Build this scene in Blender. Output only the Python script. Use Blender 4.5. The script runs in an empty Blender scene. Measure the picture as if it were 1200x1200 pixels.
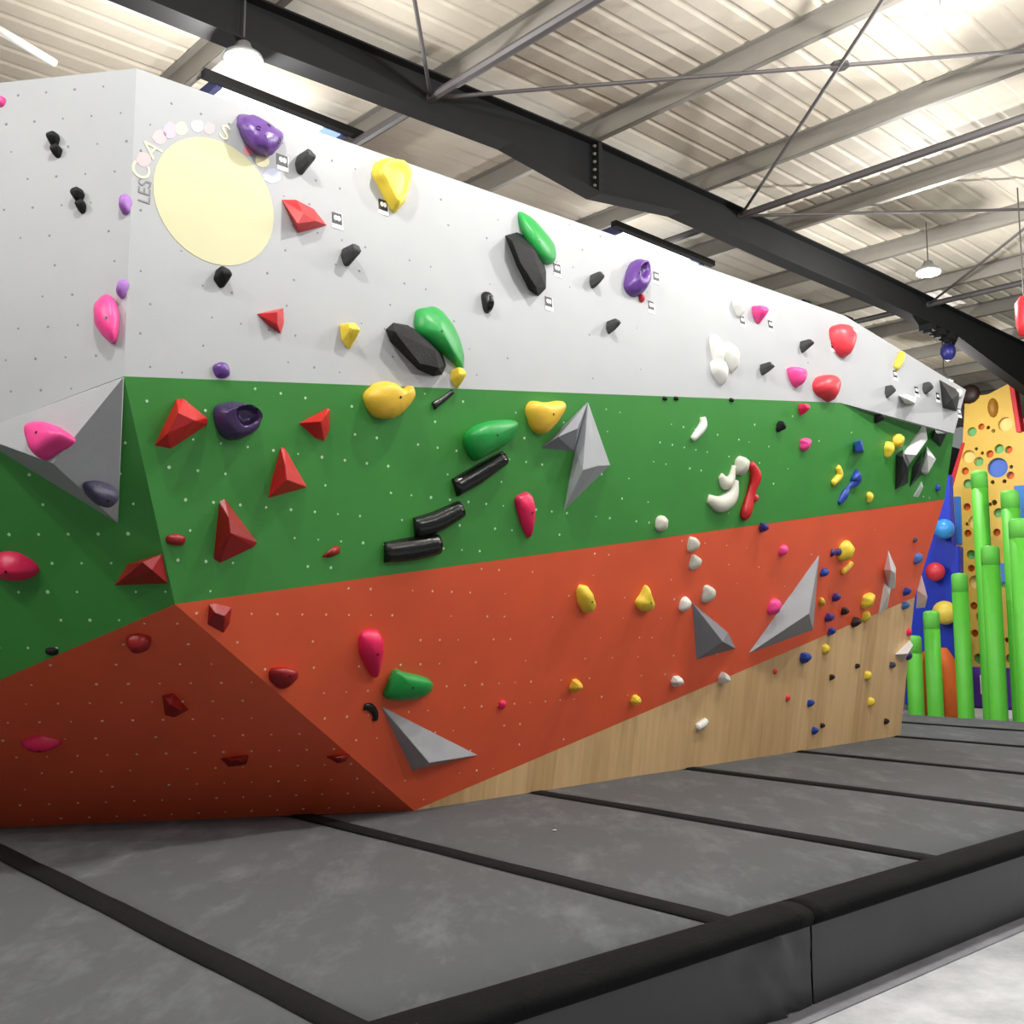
import bpy, bmesh, math, random
from mathutils import Vector, Matrix, noise
S = bpy.context.scene
COL = S.collection
RNG = random.Random(7)

# ------------------------------------------------------------------ camera, world, exposure, lights
FPX, HORIZON = 1190.0, 735.0
TILT = math.atan((HORIZON - 600) / FPX)
CAM = Vector((0, 0, 1.6))
cam_data = bpy.data.cameras.new('camera')
cam = bpy.data.objects.new('camera', cam_data)
COL.objects.link(cam)
cam.location = CAM
cam.rotation_euler = (math.pi / 2 + TILT, 0, 0)
cam_data.sensor_width = 36
cam_data.lens = 36 * FPX / 1200
cam_data.clip_end = 200
S.camera = cam
S.view_settings.view_transform = 'Standard'
S.view_settings.look = 'None'
S.view_settings.gamma = 1
S.view_settings.use_curve_mapping = False
S.view_settings.exposure = 0.17
S.cycles.use_denoising = True
S.cycles.max_bounces = 8
w = bpy.data.worlds.new('hall_air')
S.world = w
w.use_nodes = True
w.node_tree.nodes['Background'].inputs[0].default_value = (0.96, 0.98, 1.0, 1)
w.node_tree.nodes['Background'].inputs[1].default_value = 0.21
LAMP_W = 225.0
FRONT_W = 135.0
ROOF_Z = 6.62

# ------------------------------------------------------------------ geometry helpers
FW = Vector((0, math.cos(TILT), math.sin(TILT)))
UP = Vector((0, -math.sin(TILT), math.cos(TILT)))
RT = Vector((1, 0, 0))
Z = Vector((0, 0, 1))


def ray(px, py):
    return FW + RT * ((px - 600) / FPX) + UP * ((600 - py) / FPX)


def onpl(px, py, pl):
    p, m = pl
    r = ray(px, py)
    return CAM + r * ((p - CAM).dot(m) / r.dot(m))


def plane(p, q, r):
    m = (q - p).cross(r - p).normalized()
    if m.dot(CAM - p) < 0:
        m = -m
    return (p, m)


def off(pl, h):
    return (pl[0] + pl[1] * h, pl[1])


MATTOP = (Vector((0, 0, .4)), Z)
B0 = onpl(485, 950, MATTOP)
B1 = onpl(1055, 862, MATTOP)
BL = onpl(-160, 976, MATTOP)
A = (B1 - B0).normalized()                # along the wall
N = Vector((A.y, -A.x, 0))                # out of the wall, towards the hall


def an(a, n, z=0.0):
    return A * a + N * n + Z * z


def frame(pl, origin):
    m = pl[1]
    v = (Z - m * m.dot(Z)).normalized()
    u = v.cross(m).normalized()
    M = Matrix((u, v, m)).transposed().to_4x4()
    M.translation = origin
    return M


# ------------------------------------------------------------------ materials
def lin(c):
    c /= 255.0
    return c / 12.92 if c <= .04045 else ((c + .055) / 1.055) ** 2.4


MATS = {}


def mat(name, rgb, rough=.5, var=.08, scale=6.0, bump=.0, bscale=40.0, metal=0.0, spec=.5, emit=0.0, coat=0.0):
    m = bpy.data.materials.new(name)
    m.use_nodes = True
    nt = m.node_tree
    b = nt.nodes['Principled BSDF']
    base = [lin(c) for c in rgb]
    b.inputs['Roughness'].default_value = rough
    b.inputs['Metallic'].default_value = metal
    b.inputs['Specular IOR Level'].default_value = spec
    b.inputs['Coat Weight'].default_value = coat
    tc = nt.nodes.new('ShaderNodeTexCoord')
    if var > 0:
        nz = nt.nodes.new('ShaderNodeTexNoise')
        nz.inputs['Scale'].default_value = scale
        nz.inputs['Detail'].default_value = 5
        nt.links.new(tc.outputs['Object'], nz.inputs['Vector'])
        mr = nt.nodes.new('ShaderNodeMapRange')
        mr.inputs[1].default_value = .3
        mr.inputs[2].default_value = .7
        mr.inputs[3].default_value = 1 - var
        mr.inputs[4].default_value = 1 + var
        nt.links.new(nz.outputs[0], mr.inputs[0])
        mx = nt.nodes.new('ShaderNodeVectorMath')
        mx.operation = 'SCALE'
        mx.inputs[0].default_value = base
        nt.links.new(mr.outputs[0], mx.inputs['Scale'])
        nt.links.new(mx.outputs[0], b.inputs['Base Color'])
    else:
        b.inputs['Base Color'].default_value = (*base, 1)
    if bump > 0:
        nb = nt.nodes.new('ShaderNodeTexNoise')
        nb.inputs['Scale'].default_value = bscale
        nb.inputs['Detail'].default_value = 4
        nt.links.new(tc.outputs['Object'], nb.inputs['Vector'])
        bp = nt.nodes.new('ShaderNodeBump')
        bp.inputs['Strength'].default_value = bump
        bp.inputs['Distance'].default_value = .01
        nt.links.new(nb.outputs[0], bp.inputs['Height'])
        nt.links.new(bp.outputs[0], b.inputs['Normal'])
    if emit > 0:
        b.inputs['Emission Color'].default_value = (*base, 1)
        b.inputs['Emission Strength'].default_value = emit
    MATS[name] = m
    return m


mat('grey_paint', (160, 162, 164), .55, .025, 2.5, .06, 120)
mat('green_paint', (58, 136, 56), .42, .05, 2.0, .06, 120)
mat('orange_paint', (246, 100, 61), .42, .05, 2.0, .06, 120)
mat('volume_grey', (128, 130, 136), .6, .08, 4, .1, 90)
mat('volume_light', (158, 160, 164), .6, .05, 4, .1, 90)
mat('volume_pale', (166, 168, 171), .6, .05, 4, .1, 90)
mat('volume_black', (30, 31, 33), .5, .1, 5, .1, 60)
mat('volume_white', (215, 216, 214), .55, .04, 5, .05, 60)
mat('nut_green', (190, 225, 185), .5, 0)
mat('nut_orange', (255, 214, 186), .5, 0)
mat('nut_dark', (118, 120, 122), .6, 0)
mat('hold_black', (19, 19, 20), .65, .2, 20, .35, 70, spec=.3)
mat('hold_gloss_black', (16, 17, 16), .22, .15, 20, .25, 40)
mat('hold_charcoal', (58, 59, 61), .7, .12, 20, .35, 70)
mat('hold_red', (190, 28, 34), .38, .06, 10, .12, 70)
mat('hold_rose', (214, 54, 66), .42, .06, 10, .12, 70)
mat('hold_dark_red', (150, 22, 24), .38, .06, 10, .12, 70)
mat('hold_pink', (236, 66, 142), .42, .05, 10, .12, 70)
mat('hold_crimson', (224, 24, 84), .4, .05, 10, .12, 70)
mat('hold_purple', (96, 58, 136), .33, .1, 10, .2, 60)
mat('hold_dark_purple', (62, 42, 86), .25, .1, 10, .2, 60)
mat('hold_lilac', (150, 96, 176), .45, .06, 10, .12, 70)
mat('hold_slate', (70, 66, 92), .5, .1, 10, .3, 70)
mat('hold_yellow', (232, 204, 62), .45, .05, 10, .12, 70)
mat('hold_gold', (226, 184, 56), .45, .05, 10, .12, 70)
mat('hold_green', (26, 146, 62), .42, .05, 10, .1, 70)
mat('hold_white', (226, 226, 220), .5, .03, 10, .1, 70)
mat('hold_stone', (206, 204, 190), .55, .04, 10, .15, 70)
mat('hold_blue', (32, 66, 158), .42, .08, 10, .12, 70)
mat('hold_sky', (70, 110, 180), .45, .08, 10, .12, 70)
mat('hold_indigo', (62, 46, 120), .42, .08, 10, .12, 70)
mat('hold_brown', (46, 28, 24), .5, .1, 10, .2, 70)
mat('bolt_steel', (70, 70, 74), .35, 0, metal=.9)
mat('tag_black', (24, 24, 26), .5, 0)
mat('tag_white', (238, 238, 240), .5, 0)
mat('emblem_yellow', (192, 189, 152), .6, .02, 3)
mat('beam_steel', (20, 20, 21), .75, .08, 3, .05, 30, spec=.25)
mat('strut_steel', (70, 66, 66), .5, .08, 3)
mat('purlin_steel', (128, 124, 116), .5, .08, 2, metal=.2)
mat('mat_edge', (15, 15, 16), .9, .12, 8, .4, 60, spec=.15)
mat('mat_strip', (22, 22, 23), .9, .12, 10, .3, 200, spec=.15)
mat('mat_vinyl', (42, 42, 46), .38, .06, 3, .1, 14)
mat('post_green', (96, 200, 62), .5, .04, 4)
mat('post_cap_green', (112, 212, 84), .5, .04, 4)
mat('panel_yellow', (232, 192, 88), .45, .03, 2)
mat('panel_cream', (250, 226, 140), .5, .03, 2)
mat('trim_red', (214, 44, 56), .45, .03, 3)
mat('trim_blue', (50, 120, 206), .45, .03, 3)
mat('deep_blue', (22, 52, 190), .45, .06, 3)
mat('ball_blue', (60, 150, 226), .35, .1, 6)
mat('ball_yellow', (242, 214, 84), .4, .04, 6)
mat('soft_orange', (238, 108, 40), .5, .05, 4)
mat('soft_purple', (78, 44, 148), .5, .05, 4)
mat('disc_green', (120, 200, 120), .5, .03, 4)
mat('disc_blue', (84, 124, 218), .5, .03, 4)
mat('dark_wall', (52, 48, 45), .8, .1, 1)
mat('pale_metal', (205, 205, 200), .45, .04, 3, metal=.2)
mat('lamp_housing', (170, 170, 170), .4, .05, 6, metal=.6)
mat('lamp_glass', (255, 250, 240), .3, 0, emit=22)
mat('skylight', (255, 255, 255), .3, 0, emit=2.6)
mat('frame_blue', (50, 52, 96), .5, .05)
mat('skylight_blue', (150, 180, 225), .3, 0, emit=.7)
mat('paper_white', (240, 240, 240), .8, .03, 20)


def wood_material():
    m = bpy.data.materials.new('birch_plywood')
    m.use_nodes = True
    nt = m.node_tree
    b = nt.nodes['Principled BSDF']
    b.inputs['Roughness'].default_value = .45
    tc = nt.nodes.new('ShaderNodeTexCoord')
    mp = nt.nodes.new('ShaderNodeMapping')
    mp.inputs['Scale'].default_value = (5, .3, 1)
    nt.links.new(tc.outputs['Object'], mp.inputs['Vector'])
    n1 = nt.nodes.new('ShaderNodeTexNoise')
    n1.inputs['Scale'].default_value = 3
    n1.inputs['Detail'].default_value = 6
    n1.inputs['Distortion'].default_value = .6
    nt.links.new(mp.outputs[0], n1.inputs['Vector'])
    # veneer leaves: one tone per strip of about 25 cm
    sx = nt.nodes.new('ShaderNodeSeparateXYZ')
    nt.links.new(tc.outputs['Object'], sx.inputs[0])
    mu = nt.nodes.new('ShaderNodeMath')
    mu.operation = 'MULTIPLY'
    mu.inputs[1].default_value = 3.4
    nt.links.new(sx.outputs[0], mu.inputs[0])
    fl = nt.nodes.new('ShaderNodeMath')
    fl.operation = 'FLOOR'
    nt.links.new(mu.outputs[0], fl.inputs[0])
    wn = nt.nodes.new('ShaderNodeTexWhiteNoise')
    wn.noise_dimensions = '1D'
    nt.links.new(fl.outputs[0], wn.inputs['W'])
    ad = nt.nodes.new('ShaderNodeMath')
    ad.operation = 'MULTIPLY_ADD'
    ad.inputs[1].default_value = .5
    nt.links.new(wn.outputs[0], ad.inputs[0])
    nt.links.new(n1.outputs[0], ad.inputs[2])
    cr = nt.nodes.new('ShaderNodeValToRGB')
    cr.color_ramp.elements[0].position = .3
    cr.color_ramp.elements[0].color = (lin(190), lin(152), lin(104), 1)
    cr.color_ramp.elements[1].position = 1.0
    cr.color_ramp.elements[1].color = (lin(220), lin(184), lin(134), 1)
    nt.links.new(ad.outputs[0], cr.inputs[0])
    nt.links.new(cr.outputs[0], b.inputs['Base Color'])
    MATS['wood'] = m


def mottled(name, base, pale, rough, scale, lo, hi, fine=90, stretch=(1, 1, 1)):
    m = bpy.data.materials.new(name)
    m.use_nodes = True
    nt = m.node_tree
    b = nt.nodes['Principled BSDF']
    b.inputs['Roughness'].default_value = rough
    tc = nt.nodes.new('ShaderNodeTexCoord')
    mp = nt.nodes.new('ShaderNodeMapping')
    mp.inputs['Scale'].default_value = stretch
    nt.links.new(tc.outputs['Object'], mp.inputs['Vector'])
    n1 = nt.nodes.new('ShaderNodeTexNoise')
    n1.inputs['Scale'].default_value = scale
    n1.inputs['Detail'].default_value = 8
    n1.inputs['Roughness'].default_value = .7
    nt.links.new(mp.outputs[0], n1.inputs['Vector'])
    cr = nt.nodes.new('ShaderNodeValToRGB')
    cr.color_ramp.elements[0].position = lo
    cr.color_ramp.elements[0].color = (*[lin(c) for c in base], 1)
    cr.color_ramp.elements[1].position = hi
    cr.color_ramp.elements[1].color = (*[lin(c) for c in pale], 1)
    nt.links.new(n1.outputs[0], cr.inputs[0])
    nt.links.new(cr.outputs[0], b.inputs['Base Color'])
    n2 = nt.nodes.new('ShaderNodeTexNoise')
    n2.inputs['Scale'].default_value = fine
    nt.links.new(tc.outputs['Object'], n2.inputs['Vector'])
    bp = nt.nodes.new('ShaderNodeBump')
    bp.inputs['Strength'].default_value = .25
    bp.inputs['Distance'].default_value = .01
    nt.links.new(n2.outputs[0], bp.inputs['Height'])
    nt.links.new(bp.outputs[0], b.inputs['Normal'])
    MATS[name] = m


wood_material()
mottled('mat_carpet', (80, 82, 84), (122, 124, 126), .9, 3.2, .5, .95, 160, (1.4, .6, 1))
mottled('concrete', (150, 152, 156), (200, 201, 204), .6, 1.6, .35, .65, 60)
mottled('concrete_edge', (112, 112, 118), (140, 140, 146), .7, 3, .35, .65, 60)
mottled('roof_steel', (192, 183, 166), (210, 202, 187), .6, .8, .3, .7, 30)


# ------------------------------------------------------------------ object helpers
def link(name, me, material=None, parent=None, world=None, smooth=False):
    if material:
        me.materials.append(MATS[material])
    if smooth:
        for p in me.polygons:
            p.use_smooth = True
    o = bpy.data.objects.new(name, me)
    COL.objects.link(o)
    if parent:
        o.parent = parent
        if world is not None:
            o.matrix_parent_inverse = PARENT_INV[parent.name]
    if world is not None:
        o.matrix_basis = world
        PARENT_INV[o.name] = world.inverted()
    elif not parent:
        PARENT_INV[o.name] = Matrix()
    return o


PARENT_INV = {}


def empty(name, M):
    o = bpy.data.objects.new(name, None)
    COL.objects.link(o)
    o.matrix_world = M
    PARENT_INV[o.name] = M.inverted()
    return o


def tag(o, label=None, cat=None, group=None, kind=None):
    for k, v in (('label', label), ('category', cat), ('group', group), ('kind', kind)):
        if v:
            o[k] = v
    return o


def mesh(verts, faces, name='m'):
    me = bpy.data.meshes.new(name)
    me.from_pydata([tuple(v) for v in verts], [], faces)
    me.update()
    return me


def bm_mesh(bm):
    me = bpy.data.meshes.new('m')
    bmesh.ops.recalc_face_normals(bm, faces=bm.faces)
    bm.to_mesh(me)
    bm.free()
    return me


def add_box(bm, c, s, M=None):
    M = M or Matrix()
    vs = [bm.verts.new(M @ Vector((c[0] + dx * s[0] / 2, c[1] + dy * s[1] / 2, c[2] + dz * s[2] / 2)))
          for dz in (-1, 1) for dx, dy in ((-1, -1), (1, -1), (1, 1), (-1, 1))]
    for f in ((3, 2, 1, 0), (4, 5, 6, 7), (0, 1, 5, 4), (1, 2, 6, 5), (2, 3, 7, 6), (3, 0, 4, 7)):
        bm.faces.new([vs[i] for i in f])


def add_tube(bm, p, q, r, seg=10, r2=None, cap=True):
    p, q = Vector(p), Vector(q)
    r2 = r if r2 is None else r2
    d = (q - p).normalized()
    x = d.orthogonal().normalized()
    y = d.cross(x)
    A_, B_ = [], []
    for i in range(seg):
        t = 2 * math.pi * i / seg
        e = x * math.cos(t) + y * math.sin(t)
        A_.append(bm.verts.new(p + e * r))
        B_.append(bm.verts.new(q + e * r2))
    for i in range(seg):
        j = (i + 1) % seg
        bm.faces.new((A_[i], A_[j], B_[j], B_[i]))
    if cap:
        bm.faces.new(A_[::-1])
        bm.faces.new(B_)


def add_lathe(bm, prof, seg=20, M=None):
    M = M or Matrix()
    rows = []
    for r, z in prof:
        rows.append([bm.verts.new(M @ Vector((r * math.cos(2 * math.pi * i / seg), r * math.sin(2 * math.pi * i / seg), z))) for i in range(seg)])
    for a_, b_ in zip(rows, rows[1:]):
        for i in range(seg):
            j = (i + 1) % seg
            bm.faces.new((a_[i], a_[j], b_[j], b_[i]))
    bm.faces.new(rows[0][::-1])
    bm.faces.new(rows[-1])


def prism(poly, thick, bev=0.0):
    """a flat polygon in local xy, its face at z=0 and its back at -thick"""
    bm = bmesh.new()
    f = [bm.verts.new((x, y, 0)) for x, y in poly]
    k = [bm.verts.new((x, y, -thick)) for x, y in poly]
    n = len(poly)
    bm.faces.new(f)
    bm.faces.new(k[::-1])
    for i in range(n):
        j = (i + 1) % n
        bm.faces.new((f[i], k[i], k[j], f[j]))
    if bev:
        bmesh.ops.bevel(bm, geom=[e for e in bm.edges], offset=bev, segments=1, affect='EDGES')
    return bm_mesh(bm)


def inside(p, poly):
    c = False
    n = len(poly)
    for i in range(n):
        (x1, y1), (x2, y2) = poly[i], poly[(i + 1) % n]
        if (y1 > p[1]) != (y2 > p[1]) and p[0] < (x2 - x1) * (p[1] - y1) / (y2 - y1) + x1:
            c = not c
    return c


# ------------------------------------------------------------------ the climbing wall
RE = (B1, A)                                     # the plane in which the right end of the wall is cut
W1, O1, G1, T2 = onpl(1072, 700, RE), onpl(1107, 585, RE), onpl(1118, 508, RE), onpl(1132, 457, RE)
O0 = onpl(205, 708, (B0 + N * .565, N))
P_OR = plane(B0, W1, O0)
P_GN = plane(O0, O1, G1)
G0 = onpl(145, 441, P_GN)
Gf = onpl(985, 472, P_GN)
T0 = onpl(160, 80, (B0 + N * .62, N))
P_GR = plane(G0, Gf, T0)
T1 = onpl(990, 370, P_GR)
P_G2 = plane(Gf, T1, T2)
G1b = onpl(1118, 508, P_G2)
print('G1 gap', (G1b - G1).dot(N))
P_WD = plane(B0, B1, W1)
P_OL = plane(O0, B0, BL)
OL = onpl(-160, 866, P_OL)
P_NL = plane(O0, OL, G0)
TL = onpl(-160, 114, (T0, Z))
GLx = onpl(0, 497, (T0, (TL - T0).cross(Z).normalized()))
P_GL = plane(T0, G0, TL)
GL = onpl(-160, 556, P_GL)
NLtop = onpl(-160, 560, P_NL)

wall = empty('climbing_wall', Matrix.Translation(Vector((B0.x, B0.y, .4))))
tag(wall, 'long bouldering wall of grey, green and orange painted boards above a plywood foot', 'climbing wall')
PANELS = {}


def panel(name, pts, pl, material, thick=.03):
    c = sum(pts, Vector()) / len(pts)
    M = frame(pl, pl[0] + (c - pl[0]) - pl[1] * (c - pl[0]).dot(pl[1]))
    Mi = M.inverted()
    poly = [((Mi @ p).x, (Mi @ p).y) for p in pts]
    o = link(name, prism(poly, thick), material, wall, M)
    PANELS[name] = (pl, M, poly)
    return o


def solid(name, pts, material, thick=.03):
    """a board through points that do not quite share one plane"""
    bm = bmesh.new()
    vs = [bm.verts.new(p) for p in pts]
    bm.faces.new(vs)
    bmesh.ops.triangulate(bm, faces=bm.faces[:])
    r = bmesh.ops.extrude_face_region(bm, geom=bm.faces[:])
    for v in [g for g in r['geom'] if isinstance(g, bmesh.types.BMVert)]:
        v.co -= N * thick
    return link(name, bm_mesh(bm), material, wall, Matrix())


panel('grey_board', [G0, Gf, T1, T0], P_GR, 'grey_paint')
panel('folded_grey_board', [Gf, G1b, T2, T1], P_G2, 'grey_paint')
panel('green_board', [O0, O1, G1, Gf, G0], P_GN, 'green_paint')
panel('orange_board', [B0, W1, O1, O0], P_OR, 'orange_paint')
panel('plywood_board', [B0, B1, W1], P_WD, 'wood')
panel('left_grey_board', [T0, TL, GL, G0], P_GL, 'grey_paint')
panel('left_green_board', [O0, G0, NLtop, OL], P_NL, 'green_paint')
panel('left_orange_board', [O0, OL, BL, B0], P_OL, 'orange_paint')
# the right end, back and posts that carry the boards
back = -1.5
bm = bmesh.new()
e0 = [B1, W1, O1, G1, T2]
e1 = [an(B1.dot(A) - .02, T2.dot(N) - 1.0, T2.z), an(B1.dot(A) - .02, B1.dot(N) - .7, .4)]
bm.faces.new([bm.verts.new(p - A * .035 - N * .09) for p in e0 + e1])
r = bmesh.ops.extrude_face_region(bm, geom=bm.faces[:])
for v in [g for g in r['geom'] if isinstance(g, bmesh.types.BMVert)]:
    v.co -= A * .02
link('end_board', bm_mesh(bm), 'wood', wall, Matrix())
for fr in (.05, .28, .52, .76, .97):
    p = B0.lerp(B1, fr) - N * .55
    bm = bmesh.new()
    add_box(bm, (0, 0, 1.85), (.1, .1, 3.7), Matrix.Translation(Vector((p.x, p.y, .4))))
    link('timber_post', bm_mesh(bm), 'wood', wall, Matrix())

for p, q in ((BL, B0), (B0, B1)):  # dark strip added to block light leaking between boards and mat
    d_ = (q - p).normalized()
    m_ = Vector((d_.y, -d_.x, 0))
    bm = bmesh.new()
    vs = [bm.verts.new(c + m_ * o_ + Z * z_) for c in (p, q) for o_, z_ in ((-.004, -.06), (-.03, -.06), (-.03, .03), (-.012, .03))]
    for f in ((0, 1, 2, 3), (7, 6, 5, 4), (0, 4, 5, 1), (1, 5, 6, 2), (2, 6, 7, 3), (3, 7, 4, 0)):
        bm.faces.new([vs[i] for i in f])
    link('light_gap_strip', bm_mesh(bm), 'mat_edge', wall, Matrix())

# threaded sockets in the boards: hundreds of dots a few pixels wide
for pn, mn, rad, step, fade in (('grey_board', 'nut_dark', .0065, .16, 1), ('left_grey_board', 'nut_dark', .0065, .16, 0),
                                ('green_board', 'nut_green', .0085, .152, 1), ('left_green_board', 'nut_green', .0085, .152, 0),
                                ('orange_board', 'nut_orange', .0075, .16, 1), ('left_orange_board', 'nut_orange', .0075, .16, 0)):
    pl, M, poly = PANELS[pn]
    rg = random.Random(pn)
    vs, fs = [], []
    xs, ys = [p[0] for p in poly], [p[1] for p in poly]
    cx = sum(xs) / len(xs)
    j = 0
    y = min(ys) + .07
    while y < max(ys):
        x = min(xs) + .08 + (.0 if j % 2 else step * .3)
        while x < max(xs):
            far = (x - min(xs)) / (max(xs) - min(xs))
            keep = .9 if not fade else .9 - 1.25 * far
            if pn == 'grey_board':
                keep *= .8
            ok = all(inside((x + dx, y + dy), poly) for dx, dy in ((.03, 0), (-.03, 0), (0, .03), (0, -.03)))
            if ok and rg.random() < max(keep, .015):
                k = len(vs)
                rr = rad * rg.uniform(.6, 1.1)
                for t in range(8):
                    e = math.pi * t / 4
                    vs.append((x + rr * math.cos(e), y + rr * math.sin(e), .0016))
                for t in range(8):
                    e = math.pi * t / 4
                    vs.append((x + rr * 1.15 * math.cos(e), y + rr * 1.15 * math.sin(e), -.001))
                fs.append([k + t for t in range(8)])
                fs += [[k + t, k + 8 + t, k + 8 + (t + 1) % 8, k + (t + 1) % 8] for t in range(8)]
            x += step
        y += step
        j += 1
    tag(link('threaded_socket', mesh(vs, fs), mn, wall, M), kind='stuff')

# the faded painted emblem: a plain pale disc and the few letters that can be read
pl, M, poly = PANELS['grey_board']
Mi = M.inverted()


def flat_px(name, pts_px, pl, M, h, material, parent):
    Mi_ = M.inverted()
    loc = [Mi_ @ onpl(x, y, pl) for x, y in pts_px]
    bm = bmesh.new()
    f = bm.faces.new([bm.verts.new((p.x, p.y, h)) for p in loc])
    r_ = bmesh.ops.extrude_face_region(bm, geom=[f])
    for v in [g for g in r_['geom'] if isinstance(g, bmesh.types.BMVert)]:
        v.co.z = 0
    return link(name, bm_mesh(bm), material, parent, M)


disc = []
for i in range(40):
    t = 2 * math.pi * i / 40
    x, y = 70 * math.cos(t), 75 * math.sin(t)
    disc.append((250 + x + .13 * y, 236 + y + .12 * x))
flat_px('painted_disc', disc, P_GR, M, .002, 'emblem_yellow', wall)
mat('faint_red', (206, 172, 174), .6, 0)
mat('faint_purple', (182, 170, 190), .6, 0)
mat('faint_yellow', (222, 216, 176), .6, 0)
mat('faint_blue', (176, 180, 200), .6, 0)
mat('faint_ink', (120, 120, 124), .6, 0)
for x, y, rx, ry, m_ in ((168, 187, 9, 9, 'faint_red'), (187, 161, 9, 9, 'faint_red'), (199, 153, 8, 10, 'faint_purple'), (212, 151, 8, 8, 'faint_yellow'),
                         (231, 148, 8, 8, 'faint_blue'), (245, 151, 7, 8, 'faint_red'), (292, 176, 7, 7, 'hold_pinkish'), (307, 188, 9, 8, 'faint_yellow'),
                         (319, 206, 11, 9, 'faint_blue')):
    if m_ == 'hold_pinkish':
        if 'hold_pinkish' not in MATS:
            mat('hold_pinkish', (206, 130, 136), .6, 0)
    flat_px('painted_spot', [(x + rx * math.cos(t * .5236) * RNG.uniform(.85, 1.1), y + ry * math.sin(t * .5236) * RNG.uniform(.85, 1.1)) for t in range(12)],
            P_GR, M, .0015, m_, wall)


def text_mesh(txt, size):
    cu = bpy.data.curves.new('t', 'FONT')
    cu.body = txt
    cu.size = size
    cu.align_x = 'CENTER'
    cu.align_y = 'CENTER'
    cu.extrude = .0008
    o = bpy.data.objects.new('t', cu)
    COL.objects.link(o)
    dg = bpy.context.evaluated_depsgraph_get()
    me = bpy.data.meshes.new_from_object(o.evaluated_get(dg))
    bpy.data.objects.remove(o)
    return me


def letter(txt, px, py, size, ang, material):
    p = onpl(px, py, P_GR)
    Mx = frame(P_GR, p + P_GR[1] * .0022) @ Matrix.Rotation(math.radians(ang), 4, 'Z')
    link('painted_letter', text_mesh(txt, size), material, wall, Mx)


letter('C', 166, 201, .13, 80, 'faint_yellow')
letter('A', 178, 175, .13, 52, 'faint_yellow')
letter('S', 263, 156, .13, -18, 'faint_yellow')
letter('LES', 170, 225, .09, 88, 'faint_ink')

# ------------------------------------------------------------------ climbing holds
PLN = {'GR': P_GR, 'G2': P_G2, 'GN': P_GN, 'OR': P_OR, 'WD': P_WD, 'GL': P_GL, 'NL': P_NL, 'OL': P_OL}
V_APEX, V_RIM = onpl(62, 543, off(P_NL, .42)), onpl(144, 443, off(P_NL, .3))
PLN['VL'] = plane(V_RIM, onpl(-34, 508, P_NL), V_APEX)
PLN['VD'] = plane(V_RIM, V_APEX, onpl(138, 613, P_NL))


def spline(pts, k=4):
    n = len(pts)
    out = []
    for i in range(n):
        p0, p1, p2, p3 = (Vector(pts[(i + d) % n]) for d in (-1, 0, 1, 2))
        for s in range(k):
            t = s / k
            out.append(.5 * ((2 * p1) + (p2 - p0) * t + (2 * p0 - 5 * p1 + 4 * p2 - p3) * t * t + (3 * p1 - p0 - 3 * p2 + p3) * t ** 3))
    return out


def hold_frame(pl, px, py, h):
    p = onpl(px, py, off(pl, h))
    return frame(pl, p - pl[1] * h)


def hold(name, me, material, M, label, cat, group=None, bolt=None, smooth=True):
    o = link(name, me, material, None, M, smooth)
    tag(o, label, cat, group)
    if bolt:
        bm = bmesh.new()
        add_tube(bm, (bolt[0], bolt[1], bolt[2] - .015), (bolt[0], bolt[1], bolt[2] + .003), .0075, 6)
        b = link('bolt', bm_mesh(bm), 'bolt_steel')
        b.parent = o
    return o


def dome_mesh(ring, apex, h, e=2.2, K=6, dish=None, rough=0.0, seed=0):
    """rings of the outline drawn in towards an apex; dish = (rim share, depth, du, dv) hollows the top"""
    vs, fs = [], []
    n = len(ring)
    c0 = sum((Vector(p) for p in ring), Vector((0, 0))) / n
    lv = []
    for i in range(K + 1):
        t = i / K
        z = math.sin(t * math.pi / 2)
        s = max(0.0, 1 - z ** e) ** (1 / e)
        lv.append((s, z * h))
    if dish:
        rim, dep, du, dv = dish
        lv = [(max(s, rim), z) for s, z in lv if s >= rim] + [(rim * .97, h)]
        for i in range(1, 5):
            t = i / 5
            lv.append((rim * (1 - t), h - dep * h * math.sin(min(1, t * 1.6) * math.pi / 2)))
    lv = lv[:-1] if not dish else lv
    vs += [(p[0], p[1], -.004) for p in ring]
    rows = [list(range(n))]
    for s, z in lv:
        k = len(vs)
        f = z / h
        c = c0.lerp(Vector(apex), f)
        if dish and s <= rim:
            c = c + Vector((dish[2], dish[3])) * 1.0
        for p in ring:
            q = c + (Vector(p) - c0) * s
            nz = rough * (noise.noise(Vector((q.x * 22 + seed, q.y * 22, z * 22)))) if rough else 0
            vs.append((q.x * (1 + nz), q.y * (1 + nz), z + nz * h * .5 * min(1, f * 2)))
        rows.append(list(range(k, k + n)))
    top = len(vs)
    cz = lv[-1][1] if dish else h
    ca = Vector(apex) + (Vector((dish[2], dish[3])) if dish else Vector((0, 0)))
    vs.append((ca.x, ca.y, cz))
    for a_, b_ in zip(rows, rows[1:]):
        for i in range(n):
            j = (i + 1) % n
            fs.append((a_[i], a_[j], b_[j], b_[i]))
    for i in range(n):
        fs.append((rows[-1][i], rows[-1][(i + 1) % n], top))
    fs.append(tuple(rows[0][::-1]))
    me = mesh(vs, fs)
    bm = bmesh.new()
    bm.from_mesh(me)
    bmesh.ops.recalc_face_normals(bm, faces=bm.faces)
    bm.to_mesh(me)
    bm.free()
    return me


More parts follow.
